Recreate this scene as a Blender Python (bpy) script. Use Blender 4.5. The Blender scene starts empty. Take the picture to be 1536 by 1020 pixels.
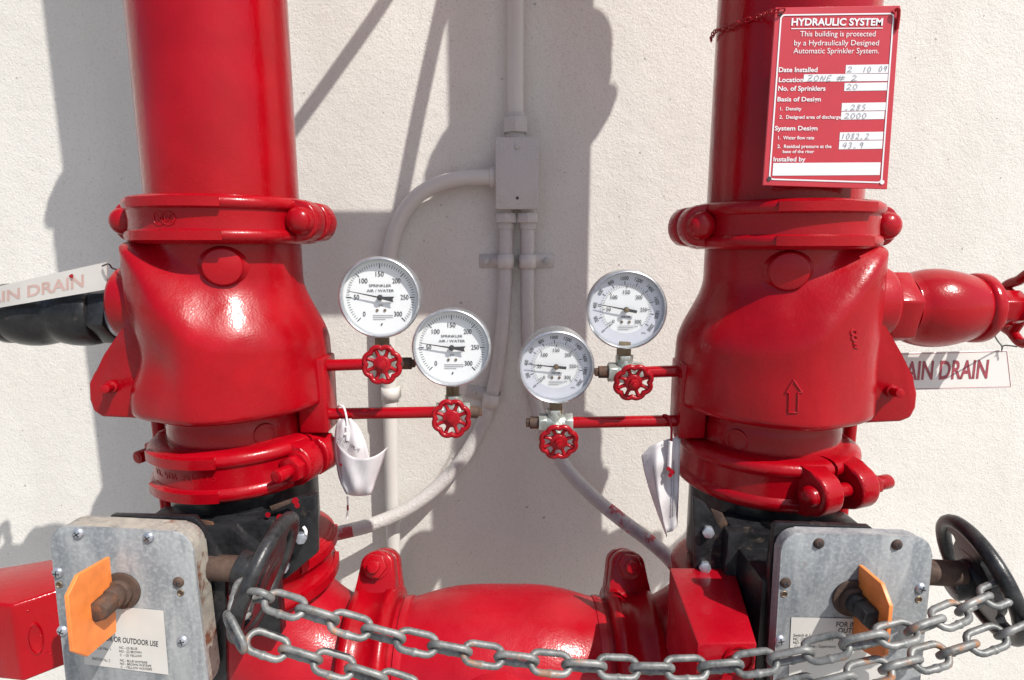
import bpy, bmesh, math, random
from math import sin, cos, pi, radians as rad, sqrt, atan2
from mathutils import Vector, Matrix
random.seed(7)
S = bpy.context.scene
COL = S.collection

# ------------------------------------------------------------------ camera
FPX = 860.0                                   # focal length in pixels of a 1536 px wide frame
PITCH = math.atan((510 - 368) / FPX)
cd = bpy.data.cameras.new('camera'); cam = bpy.data.objects.new('camera', cd); COL.objects.link(cam)
cd.sensor_width = 36.0; cd.sensor_fit = 'HORIZONTAL'; cd.lens = FPX / 1536 * 36
cd.clip_start = 0.02; cd.clip_end = 400
cam.rotation_euler = (pi / 2 - PITCH, 0, 0)
S.camera = cam
# ------------------------------------------------------------------ light
SUN_AZ, SUN_EL = rad(45.2), rad(50)             # azimuth from the wall's normal towards +X
sunv = Vector((sin(SUN_AZ) * cos(SUN_EL), -cos(SUN_AZ) * cos(SUN_EL), sin(SUN_EL)))
W = bpy.data.worlds.new('World'); S.world = W; W.use_nodes = True
wn = W.node_tree.nodes; wl = W.node_tree.links
sky = wn.new('ShaderNodeTexSky'); sky.sky_type = 'NISHITA'; sky.sun_disc = False
sky.sun_elevation = SUN_EL; sky.sun_rotation = rad(134.8); sky.air_density = 1.0; sky.dust_density = 2.0
wl.new(sky.outputs[0], wn['Background'].inputs[0]); wn['Background'].inputs[1].default_value = 0.085
sd = bpy.data.lights.new('sun', 'SUN'); sd.energy = 3.5; sd.angle = rad(0.55); sd.color = (1, .965, .90)
sun = bpy.data.objects.new('sun', sd); COL.objects.link(sun)
sun.rotation_euler = (-sunv).to_track_quat('-Z', 'Y').to_euler(); sun.location = sunv * 8
vs = S.view_settings; vs.view_transform = 'Standard'; vs.look = 'None'; vs.gamma = 1; vs.use_curve_mapping = False
vs.exposure = 0.75
S.render.engine = 'CYCLES'; S.cycles.max_bounces = 10; S.cycles.diffuse_bounces = 5; S.cycles.transparent_max_bounces = 12

# ------------------------------------------------------------------ geometry helpers
SP, CP = sin(PITCH), cos(PITCH)
def ray(px, py):
    a = (px - 768) / FPX; b = (510 - py) / FPX
    return Vector((a, CP + b * SP, -SP + b * CP))
def P(px, py, Y):                              # point on the upright plane y = Y that was measured at (px, py)
    d = ray(px, py); return d * (Y / d.y)
def PX(px, py, X):
    d = ray(px, py); return d * (X / d.x)
def T(*v): return Matrix.Translation(Vector(v))
def RX(a): return Matrix.Rotation(a, 4, 'X')
def RY(a): return Matrix.Rotation(a, 4, 'Y')
def RZ(a): return Matrix.Rotation(a, 4, 'Z')
I4 = Matrix.Identity(4)
def frame(o, z, x=None):                       # matrix with local Z along z
    z = Vector(z).normalized()
    x = Vector(x) if x is not None else (Vector((1, 0, 0)) if abs(z.x) < .9 else Vector((0, 1, 0)))
    x = (x - z * x.dot(z)).normalized(); y = z.cross(x)
    m = Matrix((x, y, z)).transposed().to_4x4(); m.translation = Vector(o); return m
def sm(t):
    t = max(0., min(1., t)); return t * t * (3 - 2 * t)
def NB(): return bmesh.new()

def grid_faces(bm, rows, closed=False):
    n = len(rows[0])
    for a, b in zip(rows[:-1], rows[1:]):
        for j in range(n if closed else n - 1):
            k = (j + 1) % n
            try: bm.faces.new((a[j], a[k], b[k], b[j]))
            except ValueError: pass
def revolve(bm, prof, M=I4, seg=64, a0=0., a1=2 * pi, fn=None):
    full = abs(a1 - a0 - 2 * pi) < 1e-6
    n = seg if full else seg + 1
    rows = []
    for r, z in prof:
        row = []
        for j in range(n):
            a = a0 + (a1 - a0) * j / seg
            rr = fn(a, r, z) if fn else r
            row.append(bm.verts.new(M @ Vector((rr * cos(a), rr * sin(a), z))))
        rows.append(row)
    grid_faces(bm, rows, full)
    return rows
def cap(bm, row):
    try: bm.faces.new(row)
    except ValueError: pass
def cyl(bm, r, z0, z1, M=I4, seg=32, bev=0.0, r1=None):
    r1 = r if r1 is None else r1
    if bev: prof = [(r - bev, z0), (r - bev * .3, z0 + bev * .3), (r, z0 + bev), (r1, z1 - bev), (r1 - bev * .3, z1 - bev * .3), (r1 - bev, z1)]
    else: prof = [(r, z0), (r1, z1)]
    rows = revolve(bm, prof, M, seg); cap(bm, rows[0]); cap(bm, rows[-1])
def dome(bm, r, h, M=I4, seg=24, n=6):
    prof = [(r * cos(pi / 2 * i / n), h * sin(pi / 2 * i / n)) for i in range(n)] + [(r * .02, h)]
    rows = revolve(bm, prof, M, seg); cap(bm, rows[-1]); cap(bm, rows[0])
def prism(bm, pts, h0, h1, M=I4, bev=0.0, seg=2, only_top=False):
    a = [bm.verts.new(M @ Vector((x, y, h0))) for x, y in pts]
    b = [bm.verts.new(M @ Vector((x, y, h1))) for x, y in pts]
    n = len(pts); fs = [bm.faces.new(a), bm.faces.new(b)]
    for i in range(n): fs.append(bm.faces.new((a[i], a[(i + 1) % n], b[(i + 1) % n], b[i])))
    if bev:
        es = set()
        for f in (fs[1:2] if only_top else fs):
            es.update(f.edges)
        bmesh.ops.bevel(bm, geom=list(es), offset=bev, segments=seg, affect='EDGES', profile=.5)
def box(bm, c, s, M=I4, bev=0.0):
    x, y = s[0] / 2, s[1] / 2
    prism(bm, [(-x, -y), (x, -y), (x, y), (-x, y)], -s[2] / 2, s[2] / 2, M @ T(*c), bev)
def spline(pts, n=8):
    p = [Vector(q) for q in pts]; out = []
    for i in range(len(p) - 1):
        a = p[max(i - 1, 0)]; b = p[i]; c = p[i + 1]; d = p[min(i + 2, len(p) - 1)]
        for k in range(n):
            t = k / n
            out.append(.5 * ((2 * b) + (c - a) * t + (2 * a - 5 * b + 4 * c - d) * t * t + (3 * b - a - 3 * c + d) * t ** 3))
    out.append(p[-1]); return out
def tube(bm, pts, r, seg=12, closed=False, caps=True):
    p = [Vector(q) for q in pts]; n = len(p); rows = []; nrm = None
    for i in range(n):
        if closed: t = p[(i + 1) % n] - p[i - 1]
        else: t = p[min(i + 1, n - 1)] - p[max(i - 1, 0)]
        t.normalize()
        if nrm is None:
            nrm = t.orthogonal().normalized()
            if abs(t.z) < .9: nrm = (Vector((0, 0, 1)) - t * t.z).normalized()
        else: nrm = (nrm - t * nrm.dot(t)).normalized()
        b = t.cross(nrm); rr = r[i] if isinstance(r, (list, tuple)) else r
        rows.append([bm.verts.new(p[i] + (nrm * cos(2 * pi * j / seg) + b * sin(2 * pi * j / seg)) * rr) for j in range(seg)])
    grid_faces(bm, rows + ([rows[0]] if closed else []), True)
    if not closed and caps: cap(bm, rows[0]); cap(bm, rows[-1])
def hexa(bm, r, z0, z1, M=I4, bev=.0012):
    prism(bm, [(r * cos(pi / 3 * i), r * sin(pi / 3 * i)) for i in range(6)], z0, z1, M, bev)
def ribbon(bm, pts, w, M=I4):                   # flat drawn stroke in local XY
    p = [Vector((a, b, 0)) for a, b in pts]
    L = []; R = []
    for i in range(len(p)):
        t = p[min(i + 1, len(p) - 1)] - p[max(i - 1, 0)]
        if t.length < 1e-9: t = Vector((1, 0, 0))
        t.normalize(); nn = Vector((-t.y, t.x, 0)) * w / 2
        L.append(bm.verts.new(M @ (p[i] + nn))); R.append(bm.verts.new(M @ (p[i] - nn)))
    grid_faces(bm, [L, R])
def disc(bm, r, M=I4, seg=32):
    cap(bm, [bm.verts.new(M @ Vector((r * cos(2 * pi * i / seg), r * sin(2 * pi * i / seg), 0))) for i in range(seg)])
_tc = {}
def text_data(s, bold=0.0):
    k = (s, bold)
    if k in _tc: return _tc[k]
    c = bpy.data.curves.new('t', 'FONT'); c.body = s; c.size = 1; c.offset = bold; c.resolution_u = 3
    o = bpy.data.objects.new('t', c); COL.objects.link(o)
    bpy.context.view_layer.update()
    me = bpy.data.meshes.new_from_object(o.evaluated_get(bpy.context.evaluated_depsgraph_get()))
    vs_ = [v.co.copy() for v in me.vertices]; fs_ = [tuple(p.vertices) for p in me.polygons]
    bpy.data.objects.remove(o); bpy.data.curves.remove(c); bpy.data.meshes.remove(me)
    x0 = min(v.x for v in vs_); x1 = max(v.x for v in vs_)
    _tc[k] = (vs_, fs_, x0, x1); return _tc[k]
def text(bm, s, M, h, width=None, align='L', bold=0.0):     # cap height h, in local XY of M
    v, f, x0, x1 = text_data(s, bold)
    sy = h / .69; sx = width / (x1 - x0) if width else sy
    off = {'L': -x0, 'C': -(x0 + x1) / 2, 'R': -x1}[align]
    vv = [bm.verts.new(M @ Vector(((q.x + off) * sx, q.y * sy, 0))) for q in v]
    for q in f:
        try: bm.faces.new([vv[i] for i in q])
        except ValueError: pass

# ------------------------------------------------------------------ materials
def mat(name):
    m = bpy.data.materials.new(name); m.use_nodes = True
    return m, m.node_tree.nodes, m.node_tree.links, m.node_tree.nodes['Principled BSDF']
def node(n, t, **kw):
    q = n.new(t)
    for k, v in kw.items():
        if k in q.inputs.keys(): q.inputs[k].default_value = v
        else: setattr(q, k, v)
    return q
def noise(n, l, scale, detail=4, rough=.5, vec=None, sc=None, dist=0):
    q = node(n, 'ShaderNodeTexNoise'); q.inputs['Scale'].default_value = scale; q.inputs['Detail'].default_value = detail
    q.inputs['Roughness'].default_value = rough; q.inputs['Distortion'].default_value = dist
    tc = n.new('ShaderNodeTexCoord'); oi = n.new('ShaderNodeObjectInfo'); va_ = n.new('ShaderNodeVectorMath'); va_.operation = 'ADD'
    ml = n.new('ShaderNodeMath'); ml.operation = 'MULTIPLY'; ml.inputs[1].default_value = 7.3; l.new(oi.outputs['Random'], ml.inputs[0])
    l.new(tc.outputs['Object'], va_.inputs[0]); l.new(ml.outputs[0], va_.inputs[1]); src = va_.outputs[0]
    if sc:
        mp = n.new('ShaderNodeMapping'); mp.inputs['Scale'].default_value = sc; l.new(src, mp.inputs[0]); src = mp.outputs[0]
    l.new(src, q.inputs['Vector']); return q.outputs['Fac']
def ramp(n, l, fac, stops):
    r = n.new('ShaderNodeValToRGB'); e = r.color_ramp.elements
    while len(e) < len(stops): e.new(.5)
    for q, (p, c) in zip(e, stops):
        q.position = p; q.color = (c, c, c, 1) if isinstance(c, (int, float)) else (*c, 1)
    l.new(fac, r.inputs[0]); return r.outputs[0]
def mix(n, l, fac, a, b):
    q = n.new('ShaderNodeMix'); q.data_type = 'RGBA'
    for i, v in ((0, fac), (6, a), (7, b)):
        if hasattr(v, 'is_output') or hasattr(v, 'links'): l.new(v, q.inputs[i])
        else: q.inputs[i].default_value = (*v, 1) if isinstance(v, tuple) else v
    return q.outputs[2]
def bump(n, l, bs, layers):
    prev = None
    for h, st, di in layers:
        b = n.new('ShaderNodeBump'); b.inputs['Strength'].default_value = st; b.inputs['Distance'].default_value = di
        l.new(h, b.inputs['Height'])
        if prev: l.new(prev, b.inputs['Normal'])
        prev = b.outputs[0]
    l.new(prev, bs.inputs['Normal']); l.new(prev, bs.inputs['Coat Normal'])
def red_paint(name, a, b, ro=(.2, .38), orange=.22, chip=0):
    m, n, l, bs = mat(name)
    c = mix(n, l, ramp(n, l, noise(n, l, 14, 5), [(.35, 0.), (.7, 1.)]), a, b)
    dust = ramp(n, l, noise(n, l, 190, 3, .6), [(.64, 0.), (.76, 1.)])
    dm = n.new('ShaderNodeMath'); dm.operation = 'MULTIPLY'; dm.inputs[1].default_value = .05; l.new(dust, dm.inputs[0])
    c = mix(n, l, dm.outputs[0], c, (.42, .10, .09))
    if chip:
        ch = ramp(n, l, noise(n, l, 55, 6, .7), [(.74 - chip, 0.), (.76 - chip, 1.)])
        c = mix(n, l, ch, c, (.05, .012, .012))
    l.new(c, bs.inputs['Base Color'])
    l.new(ramp(n, l, noise(n, l, 40, 3), [(.3, ro[0]), (.7, ro[1])]), bs.inputs['Roughness'])
    bs.inputs['Specular IOR Level'].default_value = .22
    bs.inputs['Coat Weight'].default_value = .16; bs.inputs['Coat Roughness'].default_value = .12
    bump(n, l, bs, [(noise(n, l, 420, 2), orange, .0012), (noise(n, l, 70, 3), orange * .7, .003), (noise(n, l, 16, 3, sc=(1, 1, .5)), .16, .008)])
    return m
RED = red_paint('red_paint', (.26, .0005, .0042), (.335, .0013, .0072), (.13, .26), .16, .006)
RED_CAST = red_paint('red_cast_iron_paint', (.25, .0005, .0042), (.335, .0013, .0074), (.2, .38), .15, .014)
RED_FLAT = red_paint('red_wheel_paint', (.245, .001, .006), (.315, .003, .009), (.22, .42), .2, .02)
RED_DUST_LIT = red_paint('red_weathered_lit_paint', (.29, .0014, .008), (.36, .005, .014), (.22, .42), .22, .0)  # weathered red of the header; also stands in for sunlight on the right block
def metal_worn(name, base, base2, rust_amt, rough=.5, metallic=.6, sc=(1, 1, .25), rust=(.13, .045, .02), bumpy=.15):
    m, n, l, bs = mat(name)
    f = ramp(n, l, noise(n, l, 45, 6, .62, sc=sc, dist=.6), [(.38, 0.), (.62, 1.)])
    c = mix(n, l, f, base, base2)
    sp = ramp(n, l, noise(n, l, 260, 3, .6), [(.45, 0.), (.7, 1.)])
    c2 = mix(n, l, sp, c, tuple(min(1, v * 1.25) for v in base2)); 
    mm = n.new('ShaderNodeMix'); mm.data_type = 'RGBA'; mm.inputs[0].default_value = .45; l.new(c, mm.inputs[6]); l.new(c2, mm.inputs[7]); c = mm.outputs[2]
    rm = ramp(n, l, noise(n, l, 34, 7, .68), [(.72 - rust_amt, 0.), (.82 - rust_amt, 1.)])
    rc = mix(n, l, noise(n, l, 150, 3), rust, tuple(min(1, v * 2.6) for v in rust))
    c = mix(n, l, rm, c, rc); l.new(c, bs.inputs['Base Color'])
    bs.inputs['Metallic'].default_value = metallic; bs.inputs['Specular IOR Level'].default_value = .3
    l.new(ramp(n, l, rm, [(0, rough), (1, .85)]), bs.inputs['Roughness'])
    bump(n, l, bs, [(noise(n, l, 300, 3), bumpy, .001), (rm, .1, .0008)])
    return m
ZINC = metal_worn('weathered_zinc', (.19, .205, .22), (.35, .36, .365), .02, .5, .2, (1, 1, .18))
ZINC_RUST = metal_worn('rusted_zinc', (.24, .22, .20), (.38, .35, .30), .20, .6, .2, (1, 1, 1), (.09, .035, .02))
CHAINM = metal_worn('galvanised_chain', (.11, .115, .115), (.24, .24, .235), .14, .52, .4, (1, 1, 1), (.20, .09, .04))
RUST = metal_worn('rusty_steel', (.05, .032, .027), (.095, .06, .045), .16, .75, .2, (1, 1, 1), (.09, .04, .022))
STEEL_SCREW = metal_worn('zinc_screw', (.30, .32, .36), (.45, .47, .52), .04, .4, .7)
BLACK = metal_worn('black_enamel', (.008, .008, .009), (.020, .020, .022), .12, .28, 0, (1, 1, 1), (.035, .026, .02), .2)
BLACKW = metal_worn('worn_black_iron', (.016, .016, .017), (.045, .045, .047), .05, .34, .3, (1, 1, 1), (.06, .045, .035), .3)
BRASS = metal_worn('dull_plated_brass', (.34, .36, .33), (.48, .50, .47), .06, .38, .7, (1, 1, 1), (.16, .09, .04))
BROWN = metal_worn('brown_bronze', (.12, .085, .05), (.22, .17, .11), .12, .5, .6)
CASE = metal_worn('gauge_case_steel', (.42, .44, .46), (.55, .57, .59), -.1, .3, .8, (1, 1, 1))
def plain(name, c, rough=.5, metallic=0, spec=.5, var=.06, nsc=60, bmp=0):
    m, n, l, bs = mat(name)
    k = ramp(n, l, noise(n, l, nsc, 4), [(.3, 0.), (.7, 1.)])
    l.new(mix(n, l, k, tuple(v * (1 - var) for v in c), tuple(min(1, v * (1 + var)) for v in c)), bs.inputs['Base Color'])
    bs.inputs['Roughness'].default_value = rough; bs.inputs['Metallic'].default_value = metallic; bs.inputs['Specular IOR Level'].default_value = spec
    if bmp: bump(n, l, bs, [(noise(n, l, 500, 2), bmp, .001)])
    return m
DIAL = plain('dial_white', (.70, .71, .72), .5, var=.02)
DIAL2 = plain('dial_outer_grey', (.55, .56, .62), .5, var=.03)
INK = plain('black_ink', (.03, .03, .035), .6)
INK_GREY = plain('faded_ink', (.22, .22, .24), .6)
PENCIL = plain('pencil', (.22, .24, .26), .7)
SIGN_RED = plain('sign_red', (.44, .028, .042), .33, var=.05, nsc=25)
SIGN_WHITE = plain('sign_white', (.66, .65, .67), .4, var=.02)
PLATE_WHITE = plain('plate_white', (.66, .64, .61), .4, var=.05, nsc=30)
PINK_INK = plain('sun_bleached_red_ink', (.62, .42, .38), .5, var=.1)
DARK_RED_INK = plain('dark_red_ink', (.30, .05, .07), .5, var=.25, nsc=120)
PAPER = plain('tag_paper', (.52, .49, .50), .6, var=.12, nsc=40)
LABEL = plain('label_paper', (.52, .50, .47), .5, var=.05, nsc=30)
ORANGE = plain('orange_plastic', (.70, .20, .045), .45, var=.14, nsc=70, bmp=.12)
WIRE = plain('dark_wire', (.04, .035, .035), .5)
TIE = plain('nylon_tie', (.72, .68, .68), .35)
WHITE_BOLT = metal_worn('white_zinc_bolt', (.5, .5, .5), (.7, .7, .7), .02, .4, .4)
SPLASH = plain('paint_splash', (.30, .004, .012), .3)
WHITE_DRIP = plain('white_drip', (.8, .8, .78), .5)
def stucco():
    m, n, l, bs = mat('cream_stucco')
    big = ramp(n, l, noise(n, l, 3, 5, .6), [(.3, 0.), (.7, 1.)])
    c = mix(n, l, big, (.60, .578, .538), (.67, .648, .608))
    fine = ramp(n, l, noise(n, l, 300, 2, .6), [(.3, 0.), (.45, 1.)])
    c = mix(n, l, fine, (.53, .51, .475), c)
    pits = ramp(n, l, noise(n, l, 95, 2, .3), [(.225, 0.), (.245, 1.)])
    c = mix(n, l, pits, (.33, .31, .29), c)
    dirt = ramp(n, l, noise(n, l, 5, 6, .65, sc=(1, 1, .22)), [(.50, 0.), (.78, 1.)])
    dk = n.new('ShaderNodeMath'); dk.operation = 'MULTIPLY'; dk.inputs[1].default_value = .35; l.new(dirt, dk.inputs[0])
    c = mix(n, l, dk.outputs[0], c, (.47, .44, .40))
    l.new(c, bs.inputs['Base Color']); bs.inputs['Roughness'].default_value = .75; bs.inputs['Specular IOR Level'].default_value = .25
    v = n.new('ShaderNodeTexVoronoi'); v.inputs['Scale'].default_value = 260; v.feature = 'SMOOTH_F1'
    tc = n.new('ShaderNodeTexCoord'); l.new(tc.outputs['Object'], v.inputs['Vector'])
    bump(n, l, bs, [(noise(n, l, 400, 3, .6), .55, .0014), (v.outputs[0], .2, .0015), (noise(n, l, 40, 2), .25, .004)])
    return m
STUCCO = stucco()
def painted(name, c, st):
    m, n, l, bs = mat(name)
    k = ramp(n, l, noise(n, l, 18, 4), [(.3, 0.), (.7, 1.)])
    l.new(mix(n, l, k, tuple(v * .95 for v in c), c), bs.inputs['Base Color']); bs.inputs['Roughness'].default_value = .42
    bump(n, l, bs, [(noise(n, l, 260, 3, .6), st, .0018), (noise(n, l, 60, 2), st * .4, .003)])
    return m
COND = painted('conduit_paint', (.55, .53, .50), .14)
COND_R = painted('thick_conduit_paint', (.49, .468, .45), .9)
def conduit_scuffed():
    m, n, l, bs = mat('scuffed_conduit')
    sp = ramp(n, l, noise(n, l, 22, 6, .7), [(.50, 0.), (.56, 1.)])
    g = ramp(n, l, noise(n, l, 90, 5, .7), [(.4, 0.), (.6, 1.)])
    c = mix(n, l, g, (.34, .33, .33), (.48, .46, .46))
    c = mix(n, l, sp, c, (.38, .04, .05)); l.new(c, bs.inputs['Base Color']); bs.inputs['Roughness'].default_value = .5
    return m
COND_S = conduit_scuffed()
def concrete():
    m, n, l, bs = mat('concrete_pavement')
    c = mix(n, l, ramp(n, l, noise(n, l, 2, 6, .6), [(.3, 0.), (.7, 1.)]), (.27, .265, .25), (.35, .34, .32))
    l.new(c, bs.inputs['Base Color']); bs.inputs['Roughness'].default_value = .85
    bump(n, l, bs, [(noise(n, l, 120, 4), .3, .003)]); return m
CONC = concrete()
def glass():
    m, n, l, bs = mat('gauge_glass'); n.remove(bs)
    tr = n.new('ShaderNodeBsdfTransparent'); gl = n.new('ShaderNodeBsdfGlossy'); gl.inputs['Roughness'].default_value = .06
    lw = n.new('ShaderNodeLayerWeight'); pw = n.new('ShaderNodeMath'); pw.operation = 'POWER'; pw.inputs[1].default_value = 5
    l.new(lw.outputs['Facing'], pw.inputs[0]); ma = n.new('ShaderNodeMath'); ma.operation = 'MULTIPLY_ADD'; ma.inputs[1].default_value = .9; ma.inputs[2].default_value = .04
    l.new(pw.outputs[0], ma.inputs[0]); mx = n.new('ShaderNodeMixShader')
    l.new(ma.outputs[0], mx.inputs[0]); l.new(tr.outputs[0], mx.inputs[1]); l.new(gl.outputs[0], mx.inputs[2])
    l.new(mx.outputs[0], n['Material Output'].inputs[0]); return m
GLASS = glass()

# ------------------------------------------------------------------ object helpers
def thing(name, label, cat, M=I4, group=None):
    if not isinstance(M, Matrix): M = T(*M)
    o = bpy.data.objects.new(name, None); COL.objects.link(o); o.matrix_basis = M; o.empty_display_size = .02
    o['label'] = label; o['category'] = cat
    if group: o['group'] = group
    return o
def obj(name, bm, m, parent=None, ang=38, world=False, label=None, norm=True):
    if world and parent:
        mm = parent.matrix_basis.copy()
        if parent.parent: mm = parent.parent.matrix_basis @ mm
        bmesh.ops.transform(bm, matrix=mm.inverted(), verts=bm.verts)
    if norm:
        bmesh.ops.remove_doubles(bm, verts=bm.verts, dist=1e-6)
        bmesh.ops.recalc_face_normals(bm, faces=bm.faces)
    me = bpy.data.meshes.new(name); bm.to_mesh(me); bm.free()
    for p in me.polygons: p.use_smooth = True
    me.set_sharp_from_angle(angle=rad(ang))
    if m: me.materials.append(m)
    o = bpy.data.objects.new(name, me); COL.objects.link(o)
    if parent: o.parent = parent
    if label: o['label'] = label
    return o
def tag(o, label, cat, group=None):
    o['label'] = label; o['category'] = cat
    if group: o['group'] = group
    return o
def copy_tree(o, parent=None):
    c = o.copy(); COL.objects.link(c)
    if parent: c.parent = parent
    for ch in list(o.children): copy_tree(ch, c)
    return c

# ------------------------------------------------------------------ setting
GZ = -1.25; WY = 1.0
bm = NB(); box(bm, (0, WY + .1, .9), (11, .2, 4.4)); o = obj('wall', bm, STUCCO); o['kind'] = 'structure'
tag(o, 'cream stucco building wall behind the red pipes', 'wall')
bm = NB(); n = [bm.verts.new(Vector(q)) for q in ((-60, -60, GZ), (60, -60, GZ), (60, WY + .05, GZ), (-60, WY + .05, GZ))]; bm.faces.new(n)
o = obj('pavement', bm, CONC); o['kind'] = 'structure'

# ------------------------------------------------------------------ the two risers
LX, LY = -.346, .710
QX, QY = .319, .696
R = .084
ZC0 = P(310, 366, .60).z; ZC1 = P(310, 287, .60).z         # upper coupling
ZB0 = P(300, 631, .595).z                                  # bottom rim of the check valve body
ZL1 = P(340, 680, .607).z; ZL0 = P(340, 763, .607).z       # lower coupling
ZK1 = P(498, 815, .68).z; ZK0 = P(498, 893, .68).z         # coupling under the butterfly valve
HZ = -.566                                                 # header axis
for X, Y, lb in ((LX, LY, 'glossy red vertical riser pipe on the left, above the coupling'), (QX, QY, 'red vertical riser pipe on the right, behind the printed sign')):
    bm = NB(); prof = [(R, 0), (R, .012), (R, .3), (R, .8), (R, 1.55)]
    revolve(bm, prof, I4, 96)
    o = obj('riser_pipe', bm, RED); o.location = (X, Y, (ZC0 + ZC1) / 2); tag(o, lb, 'pipe', 'vertical red riser pipes')

def coupling(M, label, width, pads=True, bolt='dome', rr=.1065, long=0.0, ext=0.0, gap=.0035, bs=1.0):
    """two-piece grooved coupling: axis local Z, bolt ears at local +-X, bolts along local Y"""
    root = thing('pipe_coupling', label, 'coupling', M, 'red grooved pipe couplings')
    h = width / 2; k = rr / .1065
    prof = [(.0845, -h), (.094 * k, -h), (.1005 * k, -h * .95), (.1055 * k, -h * .82), (.1065 * k, -h * .66), (.1055 * k, -h * .50), (.1020 * k, -h * .40),
            (.1012 * k, 0), (.1020 * k, h * .40), (.1055 * k, h * .50), (.1065 * k, h * .66), (.1055 * k, h * .82), (.1005 * k, h * .95), (.094 * k, h), (.0845, h)]
    e = .118 * k + ext
    for s in (-1, 1):                                        # front and back half
        bm = NB()
        a0, a1 = (pi + .02, 2 * pi - .02) if s < 0 else (.02, pi - .02)
        rows = revolve(bm, prof, I4, 56, a0, a1)
        cap(bm, [r[0] for r in rows]); cap(bm, [r[-1] for r in rows])
        for sx in (-1, 1):
            pts = []
            eh = h * .93
            pts += [(.070, -eh), (.094 * k, -eh), (.106 * k, -eh * .93)]
            for i in range(9):
                a = -pi / 2.6 + (2 * pi / 2.6) * i / 8
                pts.append((e - .012 + .021 * cos(a), .024 * sin(a)))
            pts += [(.106 * k, eh * .93), (.094 * k, eh), (.070, eh)]
            pts = [(x * sx, y) for x, y in pts]
            Mx = Matrix(((1, 0, 0, 0), (0, 0, s, 0), (0, 1, 0, 0), (0, 0, 0, 1)))
            prism(bm, pts, gap, gap + .0265, Mx, .004, 3)
        obj('housing_half', bm, RED_CAST, root, 45)
    for sx in (-1, 1):
        bm = NB(); Mb = frame((sx * (e - .010), -.0265 - gap, 0), (0, -1, 0))
        if bolt == 'dome':
            cyl(bm, .0165, -.004, .004, Mb, 28, .0012); dome(bm, .0158, .0125, Mb @ T(0, 0, .004), 28, 7)
        else:
            cyl(bm, .0185 * bs, -.002, .003, Mb, 28, .001); hexa(bm, .0165 * bs, .003, .0145, Mb @ RZ(.4), .0014)
            cyl(bm, .0082, .0145, .0235 + long, Mb, 20, .0015); cyl(bm, .005, .0235 + long, .0242 + long, Mb, 16)
        cyl(bm, .008, .0, .060 + gap, frame((sx * (e - .010), -.0265 - gap, 0), (0, 1, 0)), 16)
        obj('bolt', bm, RED_CAST, root, 40)
        bm = NB(); Mb = frame((sx * (e - .010), .0265 + gap, 0), (0, 1, 0)); cyl(bm, .0165 * bs, -.002, .004, Mb, 24, .001); dome(bm, .0158 * bs, .0115 * bs, Mb @ T(0, 0, .004), 24, 6); obj('nut', bm, RED_CAST, root)
    if pads:
        for z0, z1 in ((h * .42, h * .90), (-h * .90, -h * .42)):
            bm = NB(); ra, rb = .1035 * k, .1092 * k; rows = []
            for i in range(19):
                a = -pi / 2 - .50 + 1.0 * i / 18 + (.0)
                sk = .06 * (1 if i == 18 else 0)
                row = []
                for r_, z_ in ((ra, z0), (rb, z0 + .0015), (rb, z1 - .0015), (ra, z1)):
                    row.append(bm.verts.new((r_ * cos(a), r_ * sin(a), z_)))
                rows.append(row)
            grid_faces(bm, rows, True); cap(bm, rows[0]); cap(bm, rows[-1])
            obj('raised_pad', bm, RED_CAST, root, 30)
    return root
cw = ZC1 - ZC0
c1 = coupling(T(LX, LY, (ZC0 + ZC1) / 2) @ RZ(-.10), 'upper red coupling on the left riser, with round bolt heads', cw)
c2 = coupling(T(QX, QY, (ZC0 + ZC1) / 2 - .006) @ RZ(.05), 'upper red coupling on the right riser, under the printed sign', cw)
for X, Y, th, lb in ((LX, LY, -.34, 'lower red coupling under the left check valve, bolt end facing forward'),):
    c3 = coupling(T(X, Y, (ZL0 + ZL1) / 2) @ RZ(th) @ RY(-.02), lb, .060, True, 'nut', .1065, .012)
c4 = coupling(T(QX, QY, (ZL0 + ZL1) / 2 - .004) @ RZ(pi - 1.22), 'lower red coupling under the right check valve, paired ears facing front', .060, False, 'nut', .1065, .012, .004, .013, .72)
c5 = coupling(T(LX, LY, (ZK0 + ZK1) / 2) @ RZ(1.45), 'red coupling below the left black valve, partly behind the handwheel', .062, True, 'nut')
c6 = coupling(T(QX, QY, (ZK0 + ZK1) / 2 - .034) @ RZ(1.45), 'red coupling below the right black valve, mostly hidden by the box', .062, True, 'nut')
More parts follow.
